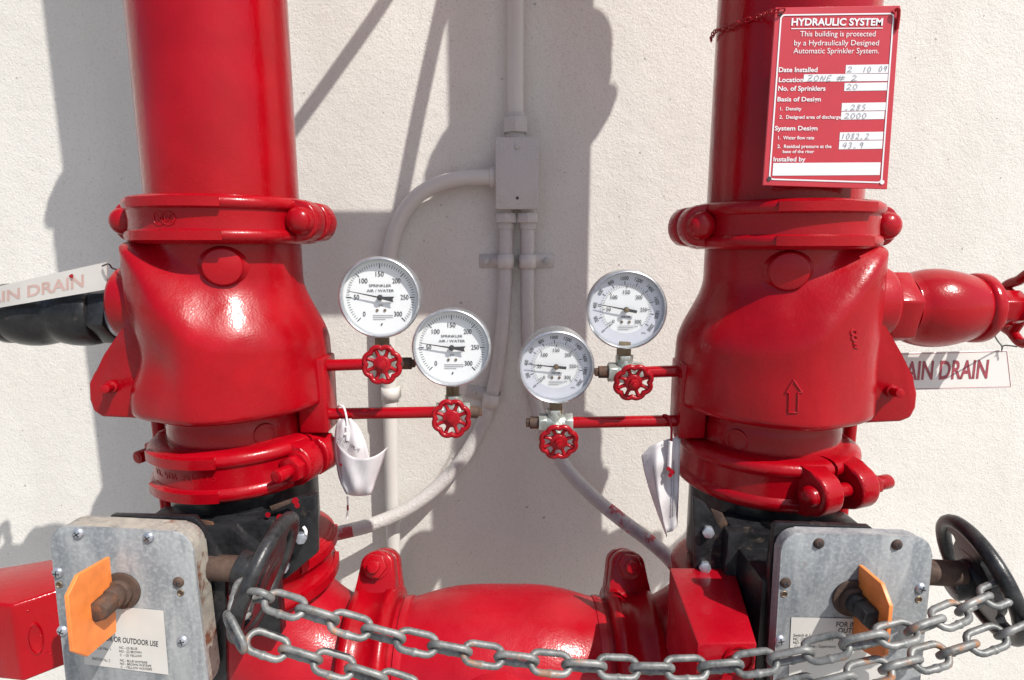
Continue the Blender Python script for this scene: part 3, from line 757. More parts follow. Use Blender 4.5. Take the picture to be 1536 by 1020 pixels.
def gauge(px, py, Y, dia, kind, deg, label, tilt=0, yaw=0):
    k = dia / .0965
    root = thing('pressure_gauge', label, 'gauge', T(*P(px, py, Y)) @ RZ(yaw) @ RX(tilt) @ Matrix.Scale(k, 4), 'round dial pressure gauges')
    Fm = frame((0, 0, 0), (0, -1, 0), (1, 0, 0))
    bm = NB(); revolve(bm, [(.02, -.030), (.044, -.028), (.0468, -.025), (.0468, .003)], Fm, 72); cap(bm, [v for v in bm.verts][:72]); 
    obj('case', bm, CASE, root, 40)
    bm = NB(); revolve(bm, [(.0468, .000), (.0482, .001), (.0484, .006), (.0478, .0085), (.0462, .0092), (.0450, .0080), (.0446, .002)], Fm, 84); obj('bezel', bm, CASE, root, 60)
    bm = NB(); disc(bm, .0450, Fm, 72); obj('dial', bm, DIAL, root)
    if kind == 'B':
        bm = NB(); revolve(bm, [(.0297, .0003), (.0450, .0003)], Fm, 72); obj('dial_ring', bm, DIAL2, root)
    ink, grey, nb = gauge_dial(kind, deg)
    obj('dial_markings', ink, INK, root, norm=False); obj('small_print', grey, INK_GREY, root, norm=False)
    nd = obj('needle', nb, INK, root, 30)
    if kind == 'B':
        bm = NB(); cyl(bm, .0030, .0042, .0068, Fm, 20, .0006); obj('pivot', bm, BROWN, nd)
    for sx in (-1, 1):
        bm = NB(); cyl(bm, .0017, 0, .0009, Fm @ T(sx * .0046, -.0155, 0), 14); obj('dial_screw', bm, BROWN, root)
    bm = NB(); revolve(bm, [(.0452, .0062), (.030, .0074), (.015, .0079), (.0005, .0080)], Fm, 64); obj('glass', bm, GLASS, root, 60)
    return root
gauge(571, 446, .683, .0965, 'A', -78, 'higher dial on the left, sprinkler air water gauge touching the shadow', 0, .02)
gauge(678, 521, .680, .0945, 'A', -81, 'lower dial on the left, sprinkler air water gauge left of conduits', 0, 0)
gauge(834, 549, .672, .0905, 'B', -84, 'lower dial of the right pair, double scale water gauge in shade', .10, .0)
gauge(939, 464, .682, .0945, 'B', -79, 'higher dial of the right pair, double scale water gauge in sun', .03, -.05)

# gauge valves: body, stub, side plug, handwheel
def wheel_parts(root, M, sc=1.0, m=RED_FLAT):
    bm = NB(); n = 96
    ring = []
    for i in range(n):
        a = 2 * pi * i / n; r_ = (.0186 + .0028 * abs(sin(4 * a)) ** .8) * sc
        ring.append(M @ Vector((r_ * cos(a), r_ * sin(a), 0)))
    tube(bm, ring, .0031 * sc, 10, True)
    for k in range(8):
        a = k * pi / 4 + pi / 8
        tube(bm, [M @ Vector((.006 * sc * cos(a), .006 * sc * sin(a), -.001)), M @ Vector((.0135 * sc * cos(a), .0135 * sc * sin(a), -.0012)), M @ Vector((.0185 * sc * cos(a), .0185 * sc * sin(a), 0))], [.0034 * sc, .0022 * sc, .0026 * sc], 8)
    cyl(bm, .0105 * sc, -.004, .002, M, 28, .0015)
    w = obj('handwheel', bm, m, root, 50, True)
    bm = NB(); hexa(bm, .0065 * sc, .002, .006, M, .0008); cyl(bm, .0034 * sc, .006, .0095, M, 16, .0006); cyl(bm, .0015, .0095, .0098, M, 8)
    obj('wheel_nut', bm, m, w, 40, True)
    bm = NB(); cyl(bm, .0055, -.030, -.003, M, 20); hexa(bm, .0105, -.030, -.017, M, .001); obj('bonnet', bm, BRASS, root, 30, True)
def gauge_valve(wpx, wpy, axis_py, bx, Y, gx, gy_bottom, pipe_to, side, label, plug_px, wsc=1.0):
    """side: +1 pipe comes from the left, -1 from the right"""
    c = P(bx, axis_py, Y)
    root = thing('gauge_valve', label, 'valve', c, 'small red handwheel gauge valves')
    a = P(pipe_to[0], pipe_to[1], Y)
    bm = NB(); e = P(pipe_to[2], pipe_to[3], Y); tube(bm, [a, a.lerp(e, .5), e], .0072, 20); obj('trim_pipe', bm, RED, root, 40, True)
    bm = NB(); Mx = frame(c, (side, 0, 0), (0, 0, 1))
    cyl(bm, .0105, -.016, .014, Mx, 24, .002); hexa(bm, .0125, -.022, -.012, Mx, .0012); hexa(bm, .0125, .010, .020, Mx, .0012)
    Mz = frame(c, (0, 0, 1)); g = P(gx, gy_bottom, Y)
    cyl(bm, .0100, -.012, .016, Mz, 24, .001); 
    obj('valve_body', bm, BRASS, root, 35, True)
    bm = NB(); hexa(bm, .0112, .012, max(.016, (g.z - c.z) * .62), Mz, .001); obj('union_hex', bm, BRASS, root, 30, True)
    bm = NB(); box(bm, (c.x + (g.x - c.x), c.y, c.z + (g.z - c.z) * .80), (.0150, .0150, (g.z - c.z) * .55 + .004), I4, .001); obj('gauge_stem', bm, BROWN, root, 30, True)
    bm = NB(); pq = P(plug_px, axis_py, Y); ln = abs(pq.x - c.x); cyl(bm, .0075, .018, ln - .004, Mx, 18); box(bm, (0, 0, ln - .004), (.009, .009, .010), Mx, .001); obj('side_plug', bm, RUST, root, 30, True)
    wy = Y - .036
    wheel_parts(root, frame(P(wpx, wpy, wy), (P(wpx, wpy, wy) - c) * .0 + Vector((0, -1, .06 if wpy < axis_py + 12 else -.25))), wsc)
    return root
gauge_valve(573, 547, 545, 575, .692, 573, 500, (488, 548, 560, 546), 1, 'red handwheel valve under the higher left gauge', 622)
gauge_valve(677, 628, 618, 681, .690, 679, 576, (490, 621, 660, 618), 1, 'red handwheel valve under the lower left gauge', 722)
gauge_valve(838, 663, 634, 832, .684, 834, 600, (1018, 631, 850, 634), -1, 'red handwheel valve under the lower right gauge', 790)
gauge_valve(950, 574, 558, 936, .690, 936, 516, (1024, 556, 950, 559), -1, 'red handwheel valve under the higher right gauge', 893)

# ------------------------------------------------------------------ hang tags
def sheet(name, rows, m, root, thick=.0005):
    bm = NB(); R_ = [[bm.verts.new(p) for p in r] for r in rows]; grid_faces(bm, R_)
    o = obj(name, bm, m, root, 60, True)
    md = o.modifiers.new('thickness', 'SOLIDIFY'); md.thickness = thick
    return o
root = thing('hang_tag', 'curled white paper tag hanging on the left trim pipe', 'tag', P(516, 612, .69), 'paper tags on the trim pipes')
K = [(0, 518, 628, 9, .678, 0, 0), (.25, 521, 640, 17, .676, 0, 0), (.5, 526, 668, 24, .674, .0, 0), (.8, 532, 710, 25, .672, 0, 0), (.95, 536, 736, 21, .668, 0, 2), (1.05, 538, 744, 18, .658, 0, 2), (1.15, 538, 741, 21, .650, -.004, 5), (1.3, 538, 730, 26, .645, -.010, 9), (1.6, 540, 709, 33, .642, -.018, 14), (2.0, 543, 688, 39, .640, -.026, 20)]
rows = []
for t, x, y, hw, Y, cv, lift in K:
    r = []
    for j in range(13):
        u = -1 + 2 * j / 12
        r.append(P(x + hw * u, y - lift * abs(u) ** 2.2 * (1.25 if u < 0 else .9), Y - cv * u * u * .9 + (.004 * (u * u) if t < 1 else 0) + .0016 * sin(7 * u + 5 * t) + .0012 * sin(13 * t - 4 * u)))
    rows.append(r)
sm_rows = []
for i in range(len(rows) - 1):
    for k in range(4):
        row = []
        for j in range(13):
            p0, p1, p2, p3 = rows[max(i - 1, 0)][j], rows[i][j], rows[i + 1][j], rows[min(i + 2, len(rows) - 1)][j]; t = k / 4
            row.append(.5 * ((2 * p1) + (p2 - p0) * t + (2 * p0 - 5 * p1 + 4 * p2 - p3) * t * t + (3 * p1 - p0 - 3 * p2 + p3) * t ** 3))
        sm_rows.append(row)
sm_rows.append(rows[-1])
sheet('paper', sm_rows, PAPER, root)
bm = NB()
text(bm, 'DO NOT REMOVE', frame(P(506, 659, .6705), (.15, -1, .2), P(534, 676, .6705) - P(506, 659, .6705)), .0042, .030); obj('print', bm, INK, root, 30, True)
bm = NB(); tube(bm, spline([P(506, 611, .690), P(510, 608, .680), P(516, 612, .676), P(520, 628, .675), P(521, 645, .674), P(517, 652, .673)], 6), .0013, 8); tube(bm, spline([P(521, 640, .674), P(521, 660, .676)], 3), .0026, 8); tube(bm, spline([P(521, 745, .676), P(522, 762, .676), P(520, 779, .677)], 4), .0013, 6); obj('cable_tie', bm, TIE, root, 50, True)
bm = NB(); tube(bm, [P(521.5, 758, .6745), P(521.5, 765, .6745)], .0013, 8); disc(bm, .002, frame(P(511, 697, .6355), (-.5, -1, 0)), 12); obj('paint_splash', bm, SPLASH, root, 50, True)

root = thing('hang_tag', 'creased white paper tag hanging on the right trim pipe', 'tag', P(1003, 632, .68), 'paper tags on the trim pipes')
def tg(u, v):
    top = [(962, 684), (975, 670), (990, 663), (1004, 658), (1021, 654)]; bot = [(1000, 806), (1000, 800), (1001, 799), (1008, 797), (1016, 790)]
    mid = [(974, 735), (982, 730), (990, 728), (1004, 726), (1019, 722)]
    f = u * 4; i = min(int(f), 3); k = f - i
    L = lambda q: Vector(q[i]).lerp(Vector(q[i + 1]), k)
    a, m_, b = L(top), L(mid), L(bot)
    p = a * (1 - v) * (1 - 2 * v) + m_ * 4 * v * (1 - v) + b * v * (2 * v - 1)
    y = .662 + .020 * abs(u - .42) * (1.2 if u < .42 else .8) - .008 * v + .004 * sin(9 * u + 3 * v) * v + .003 * sin(14 * v + 2 * u)
    return P(p.x, p.y, y)
sheet('paper', [[tg(j / 16, i / 20) for j in range(17)] for i in range(21)], PAPER, root)
bm = NB()
for k, s in enumerate(('DO NOT REMOVE', 'THIS TAG UNTIL', 'JOB IS FINISHED')):
    a = tg(.06, .06 + .055 * k) + Vector((0, -.0012, 0)); b = tg(.62, .055 + .05 * k) + Vector((0, -.0012, 0)); n_ = Vector((-.3, -1, 0)); text(bm, s, frame(a, n_, b - a), .0036, (b - a).length)
for u_ in (.30, .34, .80, .86): 
    ps = [tg(u_, .25 + .6 * i / 9) + Vector((-.0002, -.0011, 0)) for i in range(10)]
    tube(bm, ps, .00035, 4)
obj('print', bm, INK_GREY, root, 30, True)
bm = NB(); tube(bm, spline([P(993, 634, .69), P(995, 623, .682), P(1003, 626, .675), P(1007, 640, .670), P(1007, 660, .664), P(1006, 672, .660)], 6), .0015, 8); obj('red_wire', bm, RED_FLAT, root, 50, True)
bm = NB(); tube(bm, spline([P(1006, 662, .6585), P(1005, 676, .6575), P(1004, 702, .6575)], 4), .0024, 8); obj('cable_tie', bm, TIE, root, 50, True)
bm = NB()
for a, b, r_ in ((1003, 703, .0026), (1008, 708, .0033), (1005, 713, .0024)):
    cyl(bm, r_, -.001, .001, frame(P(a, b, .656), (0, -1, 0)), 12)
obj('paint_splash', bm, SPLASH, root, 50, True)

# ------------------------------------------------------------------ junction box and conduits on the wall
root = thing('junction_box', 'small painted junction box on the wall between the risers', 'box', P(775, 315, WY))
a = P(743, 206, .945); b = P(807, 314, .945)
bm = NB(); box(bm, ((a.x + b.x) / 2, (.948 + WY) / 2, (a.z + b.z) / 2), (b.x - a.x - .002, WY - .948, a.z - b.z - .002), I4, .003); obj('case', bm, COND_R, root, 40, True)
bm = NB(); box(bm, ((a.x + b.x) / 2, .9455, (a.z + b.z) / 2), (b.x - a.x, .005, a.z - b.z), I4, .0018); obj('cover', bm, COND_R, root, 40, True)
bm = NB(); cyl(bm, .0042, 0, .0025, frame(P(776, 220, .943), (0, -1, 0)), 16, .0008); obj('cover_screw', bm, COND_R, root, 40, True)
bm = NB(); disc(bm, .0025, frame(P(776, 297, .9425), (0, -1, 0)), 12); obj('screw_hole', bm, INK, root, 40, True)
CY = .972
for px, py0, py1, r_ in ((773, 178, 205, .0215), (759, 320, 338, .0190), (791, 320, 338, .0190)):
    t_ = P(px, py0, CY); u_ = P(px, py1, CY)
    bm = NB(); hexa(bm, r_, u_.z + .004, t_.z - (.0 if py0 < 300 else .0), T(t_.x, CY - .003, 0) @ RZ(.52), .0012); cyl(bm, r_ * .74, u_.z - .006, t_.z + .008, T(t_.x, CY, 0), 24); obj('conduit_nut', bm, COND_R, root, 30, True)
bm = NB(); cyl(bm, .0165, 0, .012, frame((a.x - .010, CY, P(742, 266, CY).z), (1, 0, 0)), 24, .002); obj('conduit_nut', bm, COND, root, 30, True)
def conduit(label, pts, r, m, mids=None):
    p = [P(*q) for q in pts]; pp = spline(p, 10)
    bm = NB(); root = thing('electrical_conduit', label, 'conduit', p[-1], 'painted conduits on the wall')
    if mids:
        k = int(len(pp) * mids); tube(bm, pp[:k + 1], r, 20); obj('painted_run', bm, m, root, 40, True)
        bm = NB(); tube(bm, pp[k:], r, 20); obj('bare_end', bm, COND_S, root, 40, True, label='bare grey end with red overspray')
    else: tube(bm, pp, r, 20); obj('painted_run', bm, m, root, 40, True)
    return root
conduit('straight painted conduit rising from the top of the junction box', [(773, -320, CY), (773, -60, CY), (773, 60, CY), (773, 200, CY)], .0135, COND)
conduit('painted conduit bending left from the junction box and down', [(744, 266, CY), (722, 266, CY), (690, 268, CY), (655, 277, CY), (622, 298, CY), (599, 332, CY), (586, 375, CY), (582, 425, CY), (583, 520, CY), (586, 650, CY), (589, 780, CY), (592, 900, CY), (598, 1150, CY)], .0125, COND)
conduit('painted conduit curving from box bottom to lower left', [(759, 325, CY), (759, 390, CY), (757, 450, CY), (751, 520, CY), (741, 580, CY), (724, 635, CY), (694, 688, .965), (655, 731, .955), (610, 764, .94), (560, 786, .925), (510, 799, .91), (470, 806, .895), (420, 818, .87)], .0120, COND_R, .80)
conduit('painted conduit curving from box bottom to lower right', [(791, 325, CY), (791, 390, CY), (791, 470, CY), (794, 540, CY), (803, 605, CY), (822, 655, .968), (850, 703, .955), (890, 745, .93), (935, 782, .90), (975, 812, .875), (1010, 845, .85), (1040, 890, .82)], .0118, COND_R, .68)
def strap(label, cx, cy, sx, r, span=1.0, rot=0.0):
    c = P(cx, cy, CY)
    root = thing('conduit_strap', label, 'strap', T(c.x, WY, c.z) @ RY(rot), 'one-hole conduit straps')
    M = root.matrix_basis
    bm = NB(); rows = []; y0 = CY - WY
    path = [(-sx * (r + .003), .0)] + [(-sx * (r + .0025) * cos(pi * k / 12), y0 - (r + .0025) * sin(pi * k / 12)) for k in range(13)] + [(sx * (r + .0028), -.006), (sx * (r + .006), -.003), (sx * (r + .012 + .022 * span), -.003)]
    if span < .5: path = path[:-2]
    for x, y in path: rows.append([bm.verts.new((x, y, z)) for z in (-.0115, .0115)])
    grid_faces(bm, rows)
    o = obj('band', bm, COND, root, 30); md = o.modifiers.new('thickness', 'SOLIDIFY'); md.thickness = .002
    if span < .5: return
    bm = NB(); Mb = frame((sx * (r + .006 + .016 * span), -.004, 0), (0, -1, 0)); cyl(bm, .0040 + .0030 * span, -.001, .0015, Mb, 20, .0006); cyl(bm, .0045, .0015, .0045, Mb, 16, .0012); obj('screw', bm, COND_R, root, 40)
strap('strap on the left of the two conduits below the box', 759, 392, -1, .0120)
strap('strap on the right of the two conduits below the box', 791, 392, 1, .0120)
strap('strap on the curved conduit beside the lower left gauge valve', 737, 600, -1, .0120, 1, .22)
strap('strap on the long vertical conduit between the trim pipes', 585, 590, 1, .0125, .3)

# ------------------------------------------------------------------ butterfly valves with chained handwheels
def handwheel(root, c, s, Rw=.078, m=BLACK):
    """disc with two slots, plane normal X; hub towards -X"""
    bm = NB(); n = 72
    M = frame(c, (.94, .0, -.34) if s < 0 else (.92, -.14, .36), (0, 1, 0))
    tube(bm, [M @ Vector(((Rw - .0072) * cos(2 * pi * i / n), (Rw - .0072) * sin(2 * pi * i / n), 0)) for i in range(n)], .0072, 12, True)
    w = obj('handwheel', bm, m, root, 50, True)
    bm = NB(); th = .003
    def hole(r):                                # half angle of the slot at radius r
        u_ = max(0., min(1., (r - .029) / (Rw - .016 - .029))); return .26 + .80 * sm(u_ * 2.0) - .18 * sm((u_ - .7) / .3)
    zz = lambda r: th + .004 * (1 - r / Rw)
    revolve(bm, [(.012, -zz(.012)), (.012, zz(.012)), (.0292, zz(.0292)), (.0292, -zz(.0292)), (.012, -zz(.012))], M, 64)
    rs = [.0285 + (Rw - .010 - .0285) * i / 14 for i in range(15)]
    for a_ in (pi / 2, -pi / 2):
        tp, bt = [], []
        for r in rs:
            hw = pi / 2 - hole(r)
            an = [a_ - hw + 2 * hw * j / 28 for j in range(29)]
            tp.append([bm.verts.new(M @ Vector((r * cos(q), r * sin(q), zz(r) - .0003))) for q in an]); bt.append([bm.verts.new(M @ Vector((r * cos(q), r * sin(q), -zz(r) + .0003))) for q in an])
        grid_faces(bm, tp); grid_faces(bm, bt)
        grid_faces(bm, [[q[0] for q in tp], [q[0] for q in bt]]); grid_faces(bm, [[q[-1] for q in tp], [q[-1] for q in bt]])
    obj('web', bm, m, w, 40, True)
    bm = NB(); cyl(bm, .0165, -.030, .006, M, 32, .003); cyl(bm, .0195, -.012, .007, M, 32, .003); obj('hub', bm, m, w, 40, True)
    return w
def butterfly(X, Y, side, label, wheel_c, m):
    root = thing('butterfly_valve', label, 'valve', (X, Y, ZK1), 'black butterfly valves with handwheels')
    dz = 0 if side < 0 else .034
    bm = NB(); revolve(bm, [(.080, ZL0 + .02), (.0855, ZL0 + .006), (.0875, ZL0 - .012), (.0875, ZK1 + .012 - dz), (.0845, ZK1 + .004 - dz), (.080, ZK1 - .012 - dz)], T(X, Y, 0), 72); obj('body', bm, m, root, 40, True)
    zt, zb = ZL0 - .006, ZK1 + .006
    # square neck flange towards the camera
    bm = NB(); box(bm, (X, Y - .078, (zt + zb) / 2 - .004), (.150, .040, zt - zb - .012), I4, .006); obj('neck_flange', bm, m, root, 40, True)
    # gear housing
    bm = NB(); 
    pts = [(X - .082, zt - .012), (X + .030, zt - .012), (X + .078, zt - .060), (X + .078, zt - .15), (X - .082, zt - .15)]
    prism(bm, pts, -(Y - .090), -(Y - .098) + .012, RX(pi / 2), .004, 2)
    xo = -.025 if side < 0 else .015
    prism(bm, [(X - .070, zt - .03), (X + xo, zt - .03), (X + xo, zt - .16), (X - .070, zt - .16)], -(Y - .098), -(Y - .172), RX(pi / 2), .004, 2)
    obj('gear_housing', bm, m, root, 40, True)
    return root, zt, zb
# left assembly
YB = .50
LSW = [(76, 786), (289, 797), (318, 1046), (106, 1052)]
RSW = [(1171, 797), (1398, 803), (1374, 1052), (1156, 1046)]
wl_c = Vector((-.246, .527, P(384, 862, .527).z)); wr_c = Vector((.470, .530, P(1486, 866, .53).z))
bl, zt, zb = butterfly(LX, LY, -1, 'left black butterfly valve with worn handwheel and chain', wl_c, BLACK)
br, _, _ = butterfly(QX, QY, 1, 'right black butterfly valve with handwheel at the frame edge', wr_c, BLACK)
handwheel(bl, wl_c, -1, .064, BLACKW); handwheel(br, wr_c, 1, .063, BLACKW)
bm = NB(); tube(bm, [(-.37, wl_c.y, wl_c.z + .012), (wl_c.x - .02, wl_c.y, wl_c.z + .006)], .0125, 24); obj('shaft', bm, RUST, bl, 40, True)
bm = NB(); tube(bm, [(.38, wr_c.y, wr_c.z + .008), (wr_c.x - .02, wr_c.y, wr_c.z + .004)], .0125, 24); obj('shaft', bm, RUST, br, 40, True)
# mounting plates behind the switch boxes
def pxplate(name, quad, Y, th, m, root, bev=.002, label=None):
    pts = [P(a, b, Y) for a, b in quad]
    bm = NB(); prism(bm, [(p.x, p.z) for p in pts], -Y - th, -Y, RX(pi / 2), bev, 2); return obj(name, bm, m, root, 40, True, label)
pxplate('mounting_plate', [(164, 773), (290, 776), (304, 794), (318, 826), (338, 850), (340, 1040), (180, 1040)], YB + .027, .008, BLACK, bl)
pxplate('mounting_plate', [(1160, 792), (1166, 785), (1306, 790), (1318, 800), (1330, 1040), (1150, 1040), (1155, 850)], YB + .016, .008, BLACK, br)
# side brackets and bolts
pxplate('side_bracket', [(398, 770), (440, 748), (474, 742), (476, 830), (430, 868), (395, 880)], .625, .010, BLACK, bl)
pxplate('side_bracket', [(1040, 745), (1058, 755), (1080, 790), (1104, 826), (1160, 830), (1160, 960), (1044, 940)], .600, .006, BLACK, br)
for root, px, py, Y in ((bl, 452, 806, .612), (bl, 425, 850, .612), (br, 1062, 797, .598), (br, 1057, 850, .598)):
    bm = NB(); M = frame(P(px, py, Y), (.25 if root is bl else -.25, -1, .1)); hexa(bm, .0070, -.004, .006, M, .0015); obj('bracket_bolt', bm, STEEL_SCREW, root, 30, True)
pxplate('bare_patch', [(300, 780), (318, 783), (326, 797), (322, 812), (310, 818)], .604, .002, RUST, bl, .0005)
pxplate('bare_patch', [(1066, 763), (1084, 770), (1092, 786), (1090, 800), (1080, 795)], .6085, .002, RUST, br, .0005)
pxplate('bare_patch', [(404, 760), (438, 748), (443, 752), (408, 767)], .613, .002, RUST, bl, .0005)
bm = NB(); 
for a, b, r_ in ((443, 751, .004), (446, 758, .003), (420, 776, .004), (402, 772, .003), (436, 770, .0025)): cyl(bm, r_, 0, .0008, frame(P(a, b, .6125), (0, -1, 0)), 10)
obj('paint_splash', bm, SPLASH, bl, 40, True)
bm = NB(); tube(bm, spline([P(455, 790, .6135), P(459, 797, .6135), P(457, 806, .6135)], 4), .0018, 6); obj('white_drip', bm, WHITE_DRIP, bl, 40, True)

# tamper switch boxes
def tamper(depth, label, quad, screws, holes, spind, Y, paddle_pts, Xp, lab_quad, lines, case_m, face_rust, side):
    root = thing('tamper_switch', label, 'switch box', P((quad[2][0] + quad[3][0]) / 2, quad[2][1], Y), 'grey valve tamper switches')
    def q(u, v):
        a = Vector(quad[0]).lerp(Vector(quad[1]), u); b = Vector(quad[3]).lerp(Vector(quad[2]), u); c = a.lerp(b, v); return P(c.x, c.y, Y)
    r = .13; out = []
    for cu, cv, a0 in ((1 - r, r * .85, -pi / 2), (1 - r, 1 - r * .85, 0), (r, 1 - r * .85, pi / 2), (r, r * .85, pi)):
        for k in range(9):
            a = a0 + pi / 2 * k / 8; out.append(q(cu + r * cos(a), cv + r * .85 * sin(a)))
    c = sum(out, Vector()) / len(out)
    bm = NB(); prism(bm, [(p.x, p.z) for p in out], -Y, -Y - .0045 + .0075, RX(pi / 2), .0016, 2); obj('cover', bm, ZINC, root, 40, True)
    bm = NB(); prism(bm, [((p.x - c.x) * .985 + c.x, (p.z - c.z) * .985 + c.z) for p in out], -Y - depth, -Y - .0005, RX(pi / 2), .002, 2); obj('case', bm, case_m, root, 40, True)
    for px, py, m_ in screws:
        M = frame(P(px, py, Y - .003), (0, -1, 0)) @ RZ(random.uniform(0, 1.5))
        bm = NB(); dome(bm, .0053, .0032, M, 20, 4); s_ = obj('screw', bm, m_, root, 40, True)
        bm = NB(); box(bm, (0, 0, .0028), (.0058, .0011, .0009), M); box(bm, (0, 0, .0028), (.0011, .0058, .0009), M); obj('screw_slot', bm, INK, s_, 40, True)
    for px, py in holes:
        bm = NB(); M = frame(P(px, py, Y - .0032), (0, -1, 0)); revolve(bm, [(.0034, .0002), (.0027, .0008), (.0022, .0)], M, 18); obj('hole_rim', bm, BROWN, root, 40, True)
        bm = NB(); disc(bm, .0024, M, 14); obj('screw_hole', bm, RUST, root, 40, True)
    # spindle
    sp_ = P(spind[0], spind[1], Y)
    bm = NB(); M = frame(sp_ + Vector((0, -.003, 0)), (0, -1, 0)); cyl(bm, .0185, 0, .003, M, 32, .001); cyl(bm, .0130, .003, .009, M, 28, .001); obj('spindle_washer', bm, RUST, root, 40, True)
    bm = NB(); cyl(bm, .0105, .008, .018, M, 24, .001); hexa(bm, .0105, .016, .034, M @ RZ(.3), .0012); o_ = obj('spindle', bm, RUST if side < 0 else BLACKW, root, 30, True)
    # orange indicator paddle, standing square to the cover
    pp = [PX(a, b, Xp) for a, b in paddle_pts]
    bm = NB(); Mx = Matrix(((0, 0, 1, 0), (1, 0, 0, 0), (0, 1, 0, 0), (0, 0, 0, 1)))
    prism(bm, [(p.y, p.z) for p in pp], Xp - .0018, Xp + .0018, Mx, .0004, 1); obj('indicator_paddle', bm, ORANGE, root, 30, True)
    # label
    lq = [P(a, b, Y - .0036) for a, b in lab_quad]
    bm = NB(); prism(bm, [(p.x, p.z) for p in lq], -(Y - .0036), -(Y - .0038), RX(pi / 2)); lb_ = obj('printed_label', bm, LABEL, root, 30, True)
    bm = NB()
    for s_, x0, x1, yb, x1y, h, bd in lines:
        a, b = P(x0, yb, Y - .0040), P(x1, x1y, Y - .0040); text(bm, s_, frame(a, (0, -1, 0), b - a), h * .00062, (b - a).length, 'L', bd)
    obj('print', bm, INK, lb_, 30, True)
    return root
tl = tamper(.022, 'left grey switch box with bright sunlit orange paddle', LSW, [(118, 800, STEEL_SCREW), (223, 806, STEEL_SCREW), (87, 859, STEEL_SCREW), (94, 946, STEEL_SCREW), (268, 873, RUST), (274, 961, STEEL_SCREW)], [(89, 877), (271, 889)], (186, 882), YB,
       [(162, 835), (115, 862), (99, 894), (107, 977), (129, 985), (172, 948), (171, 922), (166, 884)], P(186, 882, YB).x - .006,
       [(124, 905), (245, 916), (253, 1012), (127, 996)],
       [('FOR INDOOR OR OUTDOOR USE', 122, 237, 957, 970, 9, .02), ('SWITCH No. 1', 134, 166, 973, 976, 5, .0), ('NC - (2) BLUE', 179, 206, 973, 975, 4, .01), ('NO - (2) BROWN', 179, 212, 978.5, 980.5, 4, .01), ('C  - (2) YELLOW', 180, 213, 984, 986, 4, .01), ('SWITCH No. 2', 138, 165, 990, 993, 5, .0), ('NC - BLUE W/STRIPE', 180, 221, 992, 996, 4, .01), ('NO - BROWN W/STRIPE', 180, 227, 997, 1001, 4, .01), ('C  - YELLOW W/STRIPE', 181, 228, 1002, 1006, 4, .01)],
       ZINC_RUST, True, -1)
tr = tamper(.013, 'right grey switch box with shaded orange paddle behind the chain', RSW, [(1228, 815, RUST), (1345, 817, RUST), (1178, 874, RUST), (1170, 960, STEEL_SCREW), (1381, 882, STEEL_SCREW)], [(1176, 891), (1378, 899)], (1274, 893), YB,
       [(1291, 847), (1324, 875), (1337, 909), (1330, 982), (1318, 988), (1280, 967), (1282, 928), (1288, 896)], P(1274, 893, YB).x + .006,
       [(1187, 926), (1292, 928), (1330, 990), (1326, 1040), (1182, 1036)],
       [('FOR INDOOR OR', 1254, 1330, 940, 941, 8, .02), ('OUTDOOR USE', 1257, 1325, 949, 950, 8, .02), ('Switch # 1', 1190, 1215, 955, 955, 5, .0), ('NC: (2) Blue - Supervisory', 1190, 1250, 960.5, 961, 5, .0), ('NO: (2) Brown', 1190, 1222, 966, 966.5, 5, .0), ('C:  (2) Yellow - Supervisory', 1192, 1254, 971.5, 972, 5, .0), ('Switch # 2', 1259, 1282, 956, 956, 5, .0), ('NC: Blue', 1259, 1280, 962, 962, 5, .0), ('NO: Brown', 1259, 1282, 967, 967, 5, .0), ('C:  Yellow', 1261, 1282, 972, 972, 5, .0)],
       ZINC, False, 1)

# ------------------------------------------------------------------ header below: elbows, tee, couplings
HX0, HX1 = P(560, 890, .70).x, P(950, 890, .70).x
hl = coupling(frame((P(556, 890, .69).x, .70, HZ), (-1, 0, 0), (0, .46, 1)), 'red coupling left of the bottom tee, bolt nut on top', .062, False, 'nut', .106, .0, .024)
hr = coupling(frame((P(951, 890, .69).x, .70, HZ), (-1, 0, 0), (0, .46, 1)), 'red coupling right of the bottom tee, bolt nut on top', .062, False, 'nut', .106, .0, .024)
xa, xb = P(556, 890, .69).x, P(951, 890, .69).x
root = thing('header_tee', 'bulging red tee fitting between the two bottom couplings', 'pipe fitting', ((xa + xb) / 2, .70, HZ - .15))
bm = NB(); n = 40; L = xb - xa
def tr_(i):
    t = i / n; return R + .019 * sm((sin(pi * t) - .25) / .75)
prof = [(tr_(i), L * i / n) for i in range(n + 1)]
revolve(bm, prof, frame((xa, .70, HZ), (1, 0, 0), (0, 0, 1)), 80); obj('run', bm, RED_DUST_LIT, root, 40, True)
for xx in (xa + .043, xb - .043):
    bm = NB(); revolve(bm, [(R - .002, -.006), (R + .004, -.005), (R + .0045, .0), (R + .004, .005), (R - .002, .006)], frame((xx, .70, HZ), (1, 0, 0), (0, 0, 1)), 72); obj('end_bead', bm, RED_DUST_LIT, root, 40, True)
bm = NB(); M = frame(((xa + xb) / 2 - .005, .70, HZ - .012), (0, -1, -.25)); revolve(bm, [(.094, .02), (.088, .085), (.0885, .100), (.086, .104), (.075, .104)], M, 64); cyl(bm, .076, .05, .100, M, 48); obj('front_outlet', bm, RED_DUST_LIT, root, 40, True)
bm = NB(); cyl(bm, .084, GZ, HZ - .03, T((xa + xb) / 2, .70, 0), 48); obj('feed_pipe', bm, RED, root, 40, True)
